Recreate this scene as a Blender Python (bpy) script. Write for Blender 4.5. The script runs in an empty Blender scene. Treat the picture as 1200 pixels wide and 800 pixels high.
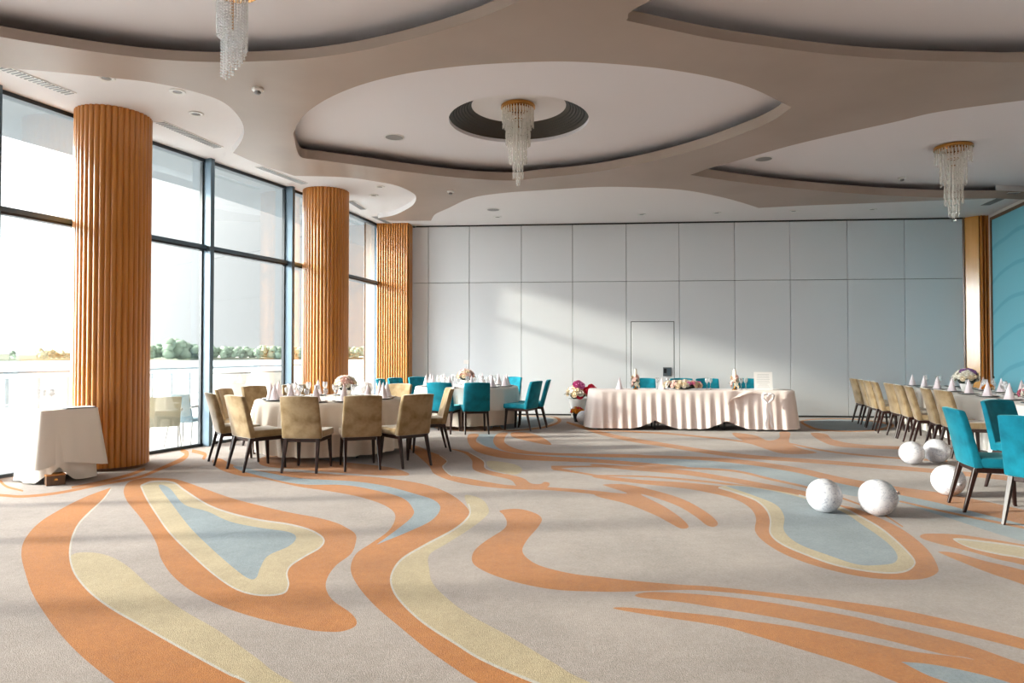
import bpy, bmesh, math, random
import numpy as np
from mathutils import Vector, Matrix
from mathutils.geometry import delaunay_2d_cdt
random.seed(7)
SC = bpy.context.scene
COL = SC.collection
PI = math.pi

# ------------------------------------------------------------------ camera
CAM_H = 1.38
PITCH = math.atan(15/800)
cam = bpy.data.cameras.new('camera')
cam.lens = 24.0; cam.sensor_width = 36.0; cam.clip_end = 5000
cam_o = bpy.data.objects.new('camera', cam); COL.objects.link(cam_o)
cam_o.location = (0, 0, CAM_H)
cam_o.rotation_euler = (PI/2 + PITCH, 0, 0)
SC.camera = cam_o

# ------------------------------------------------------------------ light
SKY = 0.20
GLOW = 9.2
SUN = 2.5
SC.view_settings.view_transform = 'Standard'
SC.view_settings.look = 'None'
SC.view_settings.gamma = 1.0
SC.view_settings.use_curve_mapping = False
SC.view_settings.exposure = 2.17
w = bpy.data.worlds.new('hazy_sky'); SC.world = w; w.use_nodes = True
nt = w.node_tree; nt.nodes.clear()
SUN_DIR = Vector((1.0, 0.11, -0.295)).normalized()
# hazy sky: even veil plus a wide bright glow around the sun
tc = nt.nodes.new('ShaderNodeTexCoord'); nm_ = nt.nodes.new('ShaderNodeVectorMath'); nm_.operation = 'NORMALIZE'
dt_ = nt.nodes.new('ShaderNodeVectorMath'); dt_.operation = 'DOT_PRODUCT'; dt_.inputs[1].default_value = -SUN_DIR
mx0 = nt.nodes.new('ShaderNodeMath'); mx0.operation = 'MAXIMUM'; mx0.inputs[1].default_value = 0
pw_ = nt.nodes.new('ShaderNodeMath'); pw_.operation = 'POWER'; pw_.inputs[1].default_value = 4.0
ma_ = nt.nodes.new('ShaderNodeMath'); ma_.operation = 'MULTIPLY_ADD'; ma_.inputs[1].default_value = GLOW; ma_.inputs[2].default_value = SKY
bg = nt.nodes.new('ShaderNodeBackground'); out = nt.nodes.new('ShaderNodeOutputWorld')
bg.inputs[0].default_value = (1.0, 0.97, 0.985, 1)
nt.links.new(tc.outputs['Generated'], nm_.inputs[0]); nt.links.new(nm_.outputs[0], dt_.inputs[0]); nt.links.new(dt_.outputs['Value'], mx0.inputs[0])
nt.links.new(mx0.outputs[0], pw_.inputs[0]); nt.links.new(pw_.outputs[0], ma_.inputs[0]); nt.links.new(ma_.outputs[0], bg.inputs['Strength'])
nt.links.new(bg.outputs[0], out.inputs[0])
sl = bpy.data.lights.new('sun', 'SUN'); sl.energy = SUN; sl.angle = math.radians(3.2); sl.color = (1.0, 0.90, 0.78)
so = bpy.data.objects.new('sun', sl); COL.objects.link(so)
so.rotation_euler = SUN_DIR.to_track_quat('-Z', 'Y').to_euler()
SC.cycles.max_bounces = 10; SC.cycles.diffuse_bounces = 6; SC.cycles.transparent_max_bounces = 24
SC.cycles.sample_clamp_indirect = 8.0
SC.cycles.caustics_reflective = False; SC.cycles.caustics_refractive = False

# the facade: mullion feet (x, y) from behind the camera to the far corner
MUL = [(-10.9, -4.0), (-9.65, -1.2), (-8.45, 1.5), (-7.72, 3.2), (-7.08, 4.75), (-6.45, 6.1),
       (-5.80, 7.5), (-5.27, 8.9), (-4.70, 10.35), (-4.03, 12.05), (-3.52, 13.75), (-3.08, 15.62)]
T, W, UP = 4.24, 4.34, 4.49           # soffit, perimeter ceiling, recess ceiling

# daylight portals in the window wall
for a, b in ((0, 3), (3, 6), (6, 9), (9, 11)):
    A = Vector((*MUL[a], 0)); B = Vector((*MUL[b], 0)); d = (B-A); L = d.length; d.normalize()
    n = Vector((d.y, -d.x, 0))
    al = bpy.data.lights.new('daylight_portal', 'AREA'); al.shape = 'RECTANGLE'; al.size = L; al.size_y = 4.3
    al.cycles.is_portal = True
    ao = bpy.data.objects.new('daylight_portal', al); COL.objects.link(ao)
    ao.location = (A+B)/2 - n*0.35 + Vector((0, 0, 2.15))
    ao.rotation_euler = n.to_track_quat('-Z', 'Z').to_euler()

# ------------------------------------------------------------------ unprojection (reads places off the photograph)
_F = np.array([0, math.cos(PITCH), math.sin(PITCH)]); _U = np.array([0, -math.sin(PITCH), math.cos(PITCH)])
def ray(u, v):
    return _F + np.array([1., 0, 0])*((u-600)/800) + _U*((400-v)/800)
def P(u, v, z=0.0):
    r = ray(u, v); t = (z-CAM_H)/r[2]
    return Vector((r[0]*t, r[1]*t, z))
def PD(u, v, D):
    r = ray(u, v); t = D/r[1]
    return Vector((r[0]*t, D, CAM_H+r[2]*t))

# ------------------------------------------------------------------ materials
def lin(c):
    if isinstance(c, str):
        c = [int(c[i:i+2], 16)/255 for i in (0, 2, 4)]
    return tuple((x/12.92 if x <= .04045 else ((x+.055)/1.055)**2.4) for x in c)
def mat(name, hexc, rough=.6, metal=0., spec=.5, sheen=0., sheen_tint=None, var=None, vscale=6., bump=0., bscale=200., trans=0., coat=0., sub=0.):
    m = bpy.data.materials.new(name); m.use_nodes = True
    n = m.node_tree; b = n.nodes['Principled BSDF']
    c = lin(hexc)
    b.inputs['Base Color'].default_value = (*c, 1)
    b.inputs['Roughness'].default_value = rough; b.inputs['Metallic'].default_value = metal
    b.inputs['Specular IOR Level'].default_value = spec
    b.inputs['Sheen Weight'].default_value = sheen
    if sheen_tint: b.inputs['Sheen Tint'].default_value = (*lin(sheen_tint), 1)
    b.inputs['Sheen Roughness'].default_value = .35
    b.inputs['Transmission Weight'].default_value = trans
    b.inputs['Coat Weight'].default_value = coat; b.inputs['Coat Roughness'].default_value = .12
    if var:
        t = n.nodes.new('ShaderNodeTexCoord'); no = n.nodes.new('ShaderNodeTexNoise')
        no.inputs['Scale'].default_value = vscale; no.inputs['Detail'].default_value = 4
        mx = n.nodes.new('ShaderNodeMix'); mx.data_type = 'RGBA'
        mx.inputs[6].default_value = (*c, 1); mx.inputs[7].default_value = (*lin(var), 1)
        rr = n.nodes.new('ShaderNodeMapRange'); rr.inputs[1].default_value = .35; rr.inputs[2].default_value = .68
        n.links.new(t.outputs['Object'], no.inputs['Vector']); n.links.new(no.outputs[0], rr.inputs[0])
        n.links.new(rr.outputs[0], mx.inputs[0]); n.links.new(mx.outputs[2], b.inputs['Base Color'])
    if bump:
        t = n.nodes.new('ShaderNodeTexCoord'); no = n.nodes.new('ShaderNodeTexNoise')
        no.inputs['Scale'].default_value = bscale; no.inputs['Detail'].default_value = 3
        bp = n.nodes.new('ShaderNodeBump'); bp.inputs['Strength'].default_value = bump; bp.inputs['Distance'].default_value = .01
        n.links.new(t.outputs['Object'], no.inputs['Vector']); n.links.new(no.outputs[0], bp.inputs['Height'])
        n.links.new(bp.outputs[0], b.inputs['Normal'])
    return m
def carpet(name, a, b_):
    m = mat(name, a, rough=1., spec=.05, sheen=.15, var=b_, vscale=14., bump=.5, bscale=170.)
    n = m.node_tree; b = n.nodes['Principled BSDF']; src = b.inputs['Base Color'].links[0].from_socket
    t = n.nodes.new('ShaderNodeTexCoord')                 # cut pile: fine speckle and soft wear
    f = n.nodes.new('ShaderNodeTexNoise'); f.inputs['Scale'].default_value = 60.; f.inputs['Detail'].default_value = 3
    g = n.nodes.new('ShaderNodeTexNoise'); g.inputs['Scale'].default_value = 1.6; g.inputs['Detail'].default_value = 5
    ad = n.nodes.new('ShaderNodeMath'); ad.operation = 'ADD'
    mr = n.nodes.new('ShaderNodeMapRange'); mr.inputs[1].default_value = .7; mr.inputs[2].default_value = 1.3; mr.inputs[3].default_value = .80; mr.inputs[4].default_value = 1.16
    mx = n.nodes.new('ShaderNodeMix'); mx.data_type = 'RGBA'; mx.blend_type = 'MULTIPLY'; mx.inputs[0].default_value = 1.
    n.links.new(t.outputs['Object'], f.inputs['Vector']); n.links.new(t.outputs['Object'], g.inputs['Vector'])
    n.links.new(f.outputs[0], ad.inputs[0]); n.links.new(g.outputs[0], ad.inputs[1]); n.links.new(ad.outputs[0], mr.inputs[0])
    n.links.new(src, mx.inputs[6]); n.links.new(mr.outputs[0], mx.inputs[7]); n.links.new(mx.outputs[2], b.inputs['Base Color'])
    return m
def glassy(name, tint, ior, rough=0.0, diffuse=0.0, dcol='FFFFFF', coated=0.):
    m = bpy.data.materials.new(name); m.use_nodes = True; n = m.node_tree; n.nodes.clear()
    tr = n.nodes.new('ShaderNodeBsdfTransparent'); tr.inputs[0].default_value = (*lin(tint), 1)
    gl = n.nodes.new('ShaderNodeBsdfGlossy'); gl.inputs['Roughness'].default_value = rough
    lw = n.nodes.new('ShaderNodeLayerWeight'); lw.inputs[0].default_value = .5
    pw = n.nodes.new('ShaderNodeMath'); pw.operation = 'POWER'; pw.inputs[1].default_value = 4.2
    fr = n.nodes.new('ShaderNodeMath'); fr.operation = 'MULTIPLY_ADD'; fr.inputs[1].default_value = .9
    fr.inputs[2].default_value = ((ior-1)/(ior+1))**2*.7 if not coated else coated
    n.links.new(lw.outputs['Facing'], pw.inputs[0]); n.links.new(pw.outputs[0], fr.inputs[0])
    mx = n.nodes.new('ShaderNodeMixShader'); o = n.nodes.new('ShaderNodeOutputMaterial')
    n.links.new(fr.outputs[0], mx.inputs[0]); n.links.new(tr.outputs[0], mx.inputs[1]); n.links.new(gl.outputs[0], mx.inputs[2])
    last = mx
    if diffuse:
        df = n.nodes.new('ShaderNodeBsdfDiffuse'); df.inputs[0].default_value = (*lin(dcol), 1)
        m2 = n.nodes.new('ShaderNodeMixShader'); m2.inputs[0].default_value = diffuse
        n.links.new(mx.outputs[0], m2.inputs[1]); n.links.new(df.outputs[0], m2.inputs[2]); last = m2
    n.links.new(last.outputs[0], o.inputs[0])
    return m
def wood(name, a, b_, rough=.3, scale=(14, 14, .7), coat=.3):
    m = mat(name, a, rough=rough, coat=coat); n = m.node_tree; b = n.nodes['Principled BSDF']
    t = n.nodes.new('ShaderNodeTexCoord'); mp = n.nodes.new('ShaderNodeMapping'); mp.inputs['Scale'].default_value = scale
    no = n.nodes.new('ShaderNodeTexNoise'); no.inputs['Scale'].default_value = 2.; no.inputs['Detail'].default_value = 5
    rp = n.nodes.new('ShaderNodeValToRGB'); rp.color_ramp.elements[0].position = .3; rp.color_ramp.elements[1].position = .72
    rp.color_ramp.elements[0].color = (*lin(a), 1); rp.color_ramp.elements[1].color = (*lin(b_), 1)
    n.links.new(t.outputs['Object'], mp.inputs[0]); n.links.new(mp.outputs[0], no.inputs['Vector'])
    n.links.new(no.outputs[0], rp.inputs[0]); n.links.new(rp.outputs[0], b.inputs['Base Color'])
    return m

M = {}
M['carpet_base'] = carpet('beige_carpet', '9B8F88', '948881')
M['carpet_orange'] = carpet('orange_carpet', 'A5682F', '9D612A')
M['carpet_yellow'] = carpet('pale_yellow_carpet', 'AA997A', 'A39274')
M['carpet_blue'] = carpet('blue_grey_carpet', '7F898E', '798388')
M['carpet_cream'] = carpet('cream_carpet', 'AFA79C', 'A8A095')
M['taupe'] = mat('taupe_plaster', 'A8988D', .45, spec=.3, var='A09084', vscale=.9)
M['white_ceiling'] = mat('white_plaster', 'E4E0E0', .7, spec=.2)
M['recess_white'] = mat('recess_plaster', 'E3DFE2', .7, spec=.2)
M['wall_panel'] = mat('white_wall_panel', 'D9DBDE', .45, spec=.3)
M['wall_paint'] = mat('wall_paint', 'D8D0CA', .7)
M['rear_wall'] = mat('rear_wall_darkened', '5A4A3C', .6, var='4E4034', vscale=2.)  # wall behind the camera, unseen; dark tone made up to cut frontal fill light
M['dark_gap'] = mat('dark_gap', '2A2A2A', .8)
M['oak'] = wood('varnished_oak', 'C68338', 'AF6C28', .33)
M['oak_flat'] = wood('flat_oak', 'E3A351', 'D39440', .16, (5, 5, .5), .8)
M['oak_dark'] = wood('dark_oak', '6B4522', '54351A', .4)
M['frame_metal'] = mat('blue_grey_metal', '5A6F7E', .45, metal=.2)
M['gasket'] = mat('black_gasket', '1E2830', .5)
M['pane'] = glassy('window_glass', 'F3F8F7', 1.62, coated=.11)
M['grille'] = mat('grey_grille', '8B8A8A', .5, metal=.3)
M['dark_metal'] = mat('dark_perforated_metal', '3B352C', .5, metal=.2)
M['brass'] = mat('brass', 'C08A4A', .25, metal=1.)
M['crystal'] = glassy('crystal', 'FAF8F4', 1.7, .05, .32, 'FFFDFA')
M['bead'] = glassy('crystal_bead', 'FAFAFC', 1.9, .05, .5, 'FFFFFF')
M['glass'] = glassy('glassware', 'F8F8F8', 1.5, .02, .22)
M['beige_velvet'] = mat('beige_velvet', 'A28C6C', .85, spec=.2, sheen=1., sheen_tint='FFFBF4', var='7A6240', vscale=7.)
M['teal_velvet'] = mat('teal_velvet', '0E7C90', .85, spec=.2, sheen=.6, sheen_tint='8FE6EA', var='076072', vscale=7.)
M['dark_wood'] = mat('dark_walnut', '2E1813', .35, spec=.35, var='22110D', vscale=12.)
M['cloth'] = mat('white_tablecloth', 'E6DFD6', .8, spec=.2, sheen=.2)
M['cloth_cream'] = mat('cream_tablecloth', 'E2D3C2', .8, spec=.2, sheen=.2)
M['cloth_pink'] = mat('blush_tablecloth', 'EEDFD9', .7, spec=.25, sheen=.3, bump=.15, bscale=40.)
M['napkin'] = mat('pink_napkin', 'F0E3E6', .85, spec=.1, sheen=.2)
M['napkin_white'] = mat('white_napkin', 'EDE6E8', .85, spec=.1)
M['charger'] = mat('grey_plate', '4A4A4E', .25, metal=.3)
M['china'] = mat('white_china', 'F0EEEA', .2)
M['paper'] = mat('white_paper', 'F1EFEE', .8)
M['ink'] = mat('grey_ink', 'A9A9AC', .8)
M['leaf'] = mat('leaf_green', '2F3F22', .6, var='53603A', vscale=30.)
M['leaf_dark'] = mat('leaf_dark', '1F2A20', .6)
for k, h in (('f_white', 'F0EBDF'), ('f_cream', 'E9D6B8'), ('f_blush', 'EFCFC6'), ('f_pink', 'E27DB4'), ('f_red', 'CF2F48'),
             ('f_orange', 'D98A2A'), ('f_lilac', '9C6FA5'), ('f_rose', 'C96F86')):
    M[k] = mat('petal_'+k[2:], h, .7, spec=.2)
M['wax'] = mat('white_wax', 'F2ECE0', .45)
M['blue_paint'] = mat('turquoise_panel', '74BCCC', .5)
M['terrace'] = mat('terrace_deck', 'CFCDCA', .7, var='C4C2BF')
M['steel'] = mat('brushed_steel', 'A9B4BC', .4, metal=.5)
M['canopy'] = mat('canopy_soffit', '50585F', .5)
M['wicker'] = mat('grey_wicker', 'A79F8B', .7, bump=.6, bscale=60.)
M['wicker_dark'] = mat('slate_wicker', '6C7F88', .7, bump=.6, bscale=60.)
M['alu'] = mat('grey_aluminium', '8B8783', .4, metal=.6)
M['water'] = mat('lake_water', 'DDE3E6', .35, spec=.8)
M['tree'] = mat('hazy_tree', '84937F', .9, var='76866F', vscale=.05)  # aerial haze is put into the pale base colour
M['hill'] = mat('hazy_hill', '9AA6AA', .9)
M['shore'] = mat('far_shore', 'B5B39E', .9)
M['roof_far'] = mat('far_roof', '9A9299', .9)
M['balloon'] = None
M['plastic'] = mat('white_plastic', 'E4E2DF', .4)
M['black'] = mat('black_plastic', '1A1A1C', .35)
M['switch'] = mat('grey_switch', '5E6265', .4)

# ------------------------------------------------------------------ mesh helpers
class MB:
    def __init__(s): s.v = []; s.f = []; s.m = []
    def add(s, vs, fs, mi=0):
        o = len(s.v); s.v += [tuple(x) for x in vs]
        s.f += [tuple(i+o for i in f) for f in fs]; s.m += [mi]*len(fs); return s
    def box(s, c, d, R=None, mi=0):
        hx, hy, hz = d[0]/2, d[1]/2, d[2]/2; c = Vector(c)
        vs = [Vector((x*hx, y*hy, z*hz)) for z in (-1, 1) for y in (-1, 1) for x in (-1, 1)]
        if R is not None: vs = [R @ q for q in vs]
        return s.add([q+c for q in vs], [(0, 2, 3, 1), (4, 5, 7, 6), (0, 1, 5, 4), (2, 6, 7, 3), (0, 4, 6, 2), (1, 3, 7, 5)], mi)
    def taper(s, p0, p1, w0, w1, mi=0, d0=None, d1=None):
        """square bar between two points, width w0 -> w1 (axes kept to x, y)"""
        vs = []
        for p, w_, d_ in ((p0, w0, d0 or w0), (p1, w1, d1 or w1)):
            for y in (-1, 1):
                for x in (-1, 1): vs.append((p[0]+x*w_/2, p[1]+y*d_/2, p[2]))
        return s.add(vs, [(0, 1, 3, 2), (4, 6, 7, 5), (0, 4, 5, 1), (2, 3, 7, 6), (0, 2, 6, 4), (1, 5, 7, 3)], mi)
    def lathe(s, prof, n=24, c=(0, 0, 0), mi=0, cap=True, a0=0., wob=None):
        c = Vector(c); o = len(s.v); k = len(prof)
        for i in range(n):
            a = a0+2*PI*i/n
            for j, (r, z) in enumerate(prof):
                rr = r + (wob(a, j) if wob else 0)
                s.v.append((c.x+rr*math.cos(a), c.y+rr*math.sin(a), c.z+z))
        for i in range(n):
            i2 = (i+1) % n
            for j in range(k-1):
                s.f.append((o+i*k+j, o+i2*k+j, o+i2*k+j+1, o+i*k+j+1)); s.m.append(mi)
        if cap:
            s.f.append(tuple(o+i*k+k-1 for i in range(n))); s.m.append(mi)
            s.f.append(tuple(o+i*k for i in reversed(range(n)))); s.m.append(mi)
        return s
    def tube(s, pts, r, n=8, mi=0, cap=True):
        pts = [Vector(p) for p in pts]; o = len(s.v); up = Vector((0, 0, 1))
        for i, p in enumerate(pts):
            d = (pts[min(i+1, len(pts)-1)]-pts[max(i-1, 0)]).normalized()
            a = d.cross(up)
            if a.length < .05: a = d.cross(Vector((1, 0, 0)))
            a.normalize(); b = a.cross(d)
            rr = r[i] if isinstance(r, (list, tuple)) else r
            for k in range(n):
                t = 2*PI*k/n; q = p+a*math.cos(t)*rr+b*math.sin(t)*rr; s.v.append(tuple(q))
        for i in range(len(pts)-1):
            for k in range(n):
                k2 = (k+1) % n
                s.f.append((o+i*n+k, o+i*n+k2, o+(i+1)*n+k2, o+(i+1)*n+k)); s.m.append(mi)
        if cap:
            s.f.append(tuple(o+k for k in reversed(range(n)))); s.m.append(mi)
            s.f.append(tuple(o+(len(pts)-1)*n+k for k in range(n))); s.m.append(mi)
        return s
    def grid(s, fn, nu, nv, mi=0, close_u=False):
        o = len(s.v)
        for i in range(nu):
            for j in range(nv): s.v.append(tuple(fn(i, j)))
        for i in range(nu if close_u else nu-1):
            i2 = (i+1) % nu
            for j in range(nv-1):
                s.f.append((o+i*nv+j, o+i2*nv+j, o+i2*nv+j+1, o+i*nv+j+1)); s.m.append(mi)
        return s
    def ball(s, c, r, nu=10, nv=6, mi=0, sc=(1, 1, 1)):
        prof = []
        c = Vector(c); o = len(s.v)
        for j in range(nv+1):
            t = PI*j/nv
            for i in range(nu):
                a = 2*PI*i/nu
                s.v.append((c.x+r*sc[0]*math.sin(t)*math.cos(a), c.y+r*sc[1]*math.sin(t)*math.sin(a), c.z+r*sc[2]*math.cos(t)))
        for j in range(nv):
            for i in range(nu):
                i2 = (i+1) % nu
                s.f.append((o+j*nu+i, o+(j+1)*nu+i, o+(j+1)*nu+i2, o+j*nu+i2)); s.m.append(mi)
        return s
    def build(s, name, mats, parent=None, smooth=False, bevel=0., seg=2, merge=False, loc=None, rot=None, sharp=None):
        me = bpy.data.meshes.new(name); me.from_pydata(s.v, [], s.f)
        if not isinstance(mats, (list, tuple)): mats = [mats]
        for m in mats: me.materials.append(m)
        me.polygons.foreach_set('material_index', s.m)
        bm = bmesh.new(); bm.from_mesh(me)
        if merge or bevel: bmesh.ops.remove_doubles(bm, verts=bm.verts, dist=1e-5)
        bmesh.ops.recalc_face_normals(bm, faces=bm.faces)
        if bevel:
            ed = [e for e in bm.edges if len(e.link_faces) == 2 and e.calc_face_angle(0) > .5]
            bmesh.ops.bevel(bm, geom=ed, offset=bevel, segments=seg, affect='EDGES', profile=.5)
        bm.to_mesh(me); bm.free()
        if smooth:
            me.polygons.foreach_set('use_smooth', [True]*len(me.polygons))
            if sharp or bevel:
                me.set_sharp_from_angle(angle=sharp or math.radians(40))
        o = bpy.data.objects.new(name, me); COL.objects.link(o)
        if parent: o.parent = parent
        if loc is not None: o.location = loc
        if rot is not None: o.rotation_euler = rot
        return o
def tag(o, label=None, cat=None, group=None, kind=None):
    if label: o['label'] = label
    if cat: o['category'] = cat
    if group: o['group'] = group
    if kind: o['kind'] = kind
    return o
def struct(o): o['kind'] = 'structure'; return o
def thing(name, label, cat, loc=(0, 0, 0), rz=0., group=None):
    o = bpy.data.objects.new(name, None); COL.objects.link(o); o.empty_display_size = .1
    o.location = loc; o.rotation_euler = (0, 0, rz)
    return tag(o, label, cat, group)
def kids(o): return [c for c in bpy.data.objects if c.parent == o]
TREE = {}
def proto_tree(o):
    TREE[o.name] = (o, [(c, kids(c)) for c in kids(o)])
    return o
def dup(proto, loc, rz=0., label=None, group=None, tilt=None):
    o, ch = TREE[proto.name]
    r = o.copy(); COL.objects.link(r); r.location = loc; r.rotation_euler = (0, 0, rz)
    if tilt: r.rotation_euler = (tilt[0], tilt[1], rz)
    if label: r['label'] = label
    if group: r['group'] = group
    for c, gs in ch:
        cc = c.copy(); COL.objects.link(cc); cc.parent = r
        for g in gs:
            gg = g.copy(); COL.objects.link(gg); gg.parent = cc
    return r
class First:
    """place a prototype: the first time moves it, later times copy it"""
    def __init__(s, o): s.o = proto_tree(o); s.used = False
    def put(s, loc, rz=0., label=None, group=None, tilt=None):
        if not s.used:
            s.used = True; o = s.o; o.location = loc; o.rotation_euler = (0, 0, rz)
            if tilt: o.rotation_euler = (tilt[0], tilt[1], rz)
            if label: o['label'] = label
            if group: o['group'] = group
            return o
        r = dup(s.o, loc, rz, label, group, tilt)
        if not group and 'group' in r: del r['group']
        return r

def smooth_loop(pts, n=5, closed=True):
    """Catmull-Rom; a point given twice in a row stays a sharp corner"""
    out = []; N = len(pts); rng = range(N) if closed else range(N-1)
    for i in rng:
        g = (lambda k: pts[k % N]) if closed else (lambda k: pts[max(0, min(N-1, k))])
        p0, p1, p2, p3 = g(i-1), g(i), g(i+1), g(i+2)
        if p1 == p2: continue
        if p0 == p1: p0 = (2*p1[0]-p2[0], 2*p1[1]-p2[1])
        if p3 == p2: p3 = (2*p2[0]-p1[0], 2*p2[1]-p1[1])
        for k in range(n):
            t = k/n
            out.append(tuple(.5*(2*p1[c]+(p2[c]-p0[c])*t+(2*p0[c]-5*p1[c]+4*p2[c]-p3[c])*t*t+(3*p1[c]-p0[c]-3*p2[c]+p3[c])*t**3) for c in (0, 1)))
    if not closed: out.append(tuple(pts[-1]))
    return out
def stroke(pts, n=5):
    """pts (u, v, width) -> closed outline"""
    c = smooth_loop([(p[0], p[1]) for p in pts], n, False)
    ws = np.interp(np.linspace(0, 1, len(c)), np.linspace(0, 1, len(pts)), [p[2] for p in pts])
    L, R = [], []
    for i, p in enumerate(c):
        a = c[max(0, i-1)]; b = c[min(len(c)-1, i+1)]
        dx, dy = b[0]-a[0], b[1]-a[1]; l = math.hypot(dx, dy) or 1
        nx, ny = -dy/l, dx/l; h = ws[i]/2
        L.append((p[0]+nx*h, p[1]+ny*h)); R.append((p[0]-nx*h, p[1]-ny*h))
    return L+R[::-1]
def inside(poly, pts):
    x, y = pts[:, 0], pts[:, 1]; r = np.zeros(len(pts), bool); n = len(poly)
    for i in range(n):
        x1, y1 = poly[i]; x2, y2 = poly[(i+1) % n]
        if y1 == y2: continue
        c = ((y1 > y) != (y2 > y)) & (x < (x2-x1)*(y-y1)/(y2-y1)+x1)
        r ^= c
    return r
def planar(outer, layers, extra=()):
    """flat arrangement of outlines -> verts, tris, index of the topmost layer over each tri (-1 none)"""
    vs, es = [], []
    for poly in [outer]+[l for l in layers]+list(extra):
        o = len(vs); vs += [Vector((p[0], p[1])) for p in poly]
        es += [(o+i, o+(i+1) % len(poly)) for i in range(len(poly))]
    r = delaunay_2d_cdt(vs, es, [], 0, 1e-5)
    V = np.array([(p.x, p.y) for p in r[0]]); F = [tuple(f) for f in r[2]]
    C = np.array([V[list(f)].mean(axis=0) for f in F])
    keep = inside(outer, C); top = np.full(len(F), -1)
    for i, l in enumerate(layers):
        top[inside(l, C)] = i
    return V, F, keep, top

# ================================================================== SETTING
def wall_y(x): return 15.72-.0815*(x+2.16)
def right_x(y): return 10.2-.2715*(14.62-y)
RC = (10.2, wall_y(10.2))                      # far right corner
LC = (-3.06, wall_y(-3.06))                    # far left corner
BACK = -4.0
ROOM = MUL[:-1] + [(MUL[-1][0], MUL[-1][1]), LC, RC, (right_x(BACK), BACK)]

# ------------------------------------------------------------------ carpet outlines (drawn on the photograph, laid on the floor)
B_, O_, Y_, U_, C_ = 'carpet_base', 'carpet_orange', 'carpet_yellow', 'carpet_blue', 'carpet_cream'
LAY = []
def L(m, pts, n=5): LAY.append((m, smooth_loop(pts, n)))
def S(m, pts, n=5): LAY.append((m, stroke(pts, n)))
# left band
L(Y_, [(84,650),(88,672),(105,693),(130,712),(165,732),(200,752),(240,774),(295,802),(420,880),(520,880),(345,800),(300,770),(255,738),(215,715),(180,690),(145,660),(115,648)])
L(O_, [(130,571),(130,571),(100,582),(70,597),(45,613),(29,632),(25,650),(30,672),(38,695),(52,718),(70,742),(95,768),(128,795),(190,840),(250,880),(430,880),(430,880),(295,802),(270,790),(240,774),(200,752),(165,732),(130,712),(105,693),(88,672),(82,652),(84,632),(92,614),(105,600),(120,586)])
S(C_, [(430,880,4),(295,802,3),(270,790,3),(240,774,3),(200,752,2.8),(165,732,2.6),(130,712,2.6),(105,693,2.4),(88,672,2.4),(82,652,2.2),(84,632,2.2),(92,614,2),(105,600,2),(120,586,1.6),(130,573,1.2)])
# heart shaped loop
L(O_, [(145,574),(152,564),(169,560),(189,560),(209,562),(236,571),(270,583),(304,592),(338,600),(371,606),(393,612),(404,617),(416,625),(417,635),(411,649),(394,662),(384,676),(382,689),(390,703),(411,718),(418,728),(414,735),(397,740),(370,739),(354,736),(321,729),(270,714),(229,695),(203,675),(189,655),(184,638),(175,621),(162,603),(149,587)])
HI = [(165,569),(179,564),(202,565),(216,574),(243,591),(270,601),(304,609),(338,614),(364,621),(379,631),(375,641),(358,651),(341,662),(336,672),(338,685),(331,695),(304,697),(277,690),(250,672),(223,648),(199,624),(184,603),(172,584)]
L(Y_, HI)
S(C_, [(*p, 2.0) for p in HI+HI[:1]])
L(U_, [(186,569),(199,572),(216,591),(243,599),(270,611),(304,618),(338,623),(347,630),(338,640),(314,651),(305,665),(300,677),(290,677),(270,662),(243,638),(223,618),(202,591)])
# S shaped band beside it
L(Y_, [(545,580),(549,597),(546,607),(530,620),(498,637),(470,654),(458,672),(459,688),(470,705),(495,728),(532,752),(567,775),(633,803),(760,860),(850,860),(693,800),(650,777),(600,747),(550,720),(523,700),(507,683),(503,667),(503,650),(523,637),(550,620),(567,607),(573,598),(565,585)])
L(O_, [(350,553),(400,556),(452,560),(500,568),(530,580),(549,597),(546,607),(530,620),(498,637),(470,654),(458,672),(459,688),(470,705),(495,728),(532,752),(567,773),(633,801),(790,865),(790,865),(680,865),(680,865),(560,800),(533,783),(500,760),(467,733),(440,710),(420,687),(411,667),(417,649),(434,637),(455,622),(463,608),(460,598),(444,589),(417,581),(384,575),(350,570),(305,560),(280,557),(256,549),(249,540),(258,537),(275,545),(305,551)])
L(U_, [(275,545.5),(310,553),(350,560),(384,562),(417,564),(451,569),(485,578),(509,586),(516,596),(505,610),(478,623),(441,638),(441,638),(468,618),(483,605),(484,596),(471,583),(434,573),(401,568),(350,567),(305,557.5),(280,550.5)])
S(C_, [(549,590,1.6),(551,599,1.8),(547,608,1.8),(531,621,2),(499,638,2),(471,655,2.2),(459,673,2.2),(460,689,2.4),(471,706,2.4),(496,729,2.6),(533,753,3),(568,774,3),(634,802,3.5),(795,866,4)])
L(O_, [(303,538),(320,533),(345,534),(390,540),(455,547),(480,556),(450,557),(400,554),(350,550),(310,546)])
# round the beige table
L(O_, [(478,523),(488,522),(504,529),(520,535),(524,541),(518,546),(522,552),(529,557),(552,561),(586,567),(606,569),(620,571),(640,570.5),(688,574),(724,578),(752,584),(751,588),(720,583),(688,578),(640,574),(603,573),(559,569),(529,563),(509,555),(503,546),(491,535)])
S(C_, [(515,533,1),(524,540,1.3),(519,546.5,1.3),(523,552.5,1.3),(530,557.5,1)])
L(Y_, [(572,540),(600,543),(612,550),(602,556),(575,549)])
L(O_, [(527,525.5),(548,529.5),(566,540),(569,549),(593,555),(613,560),(622,566),(633,567),(638,564.5),(644,566),(640,571),(620,572.5),(606,569.5),(598,562),(573,556),(555,550),(553,539),(544,531)])
S(C_, [(550,530,1),(567,540,1.2),(570,549,1.2),(593,555,1)])
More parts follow.
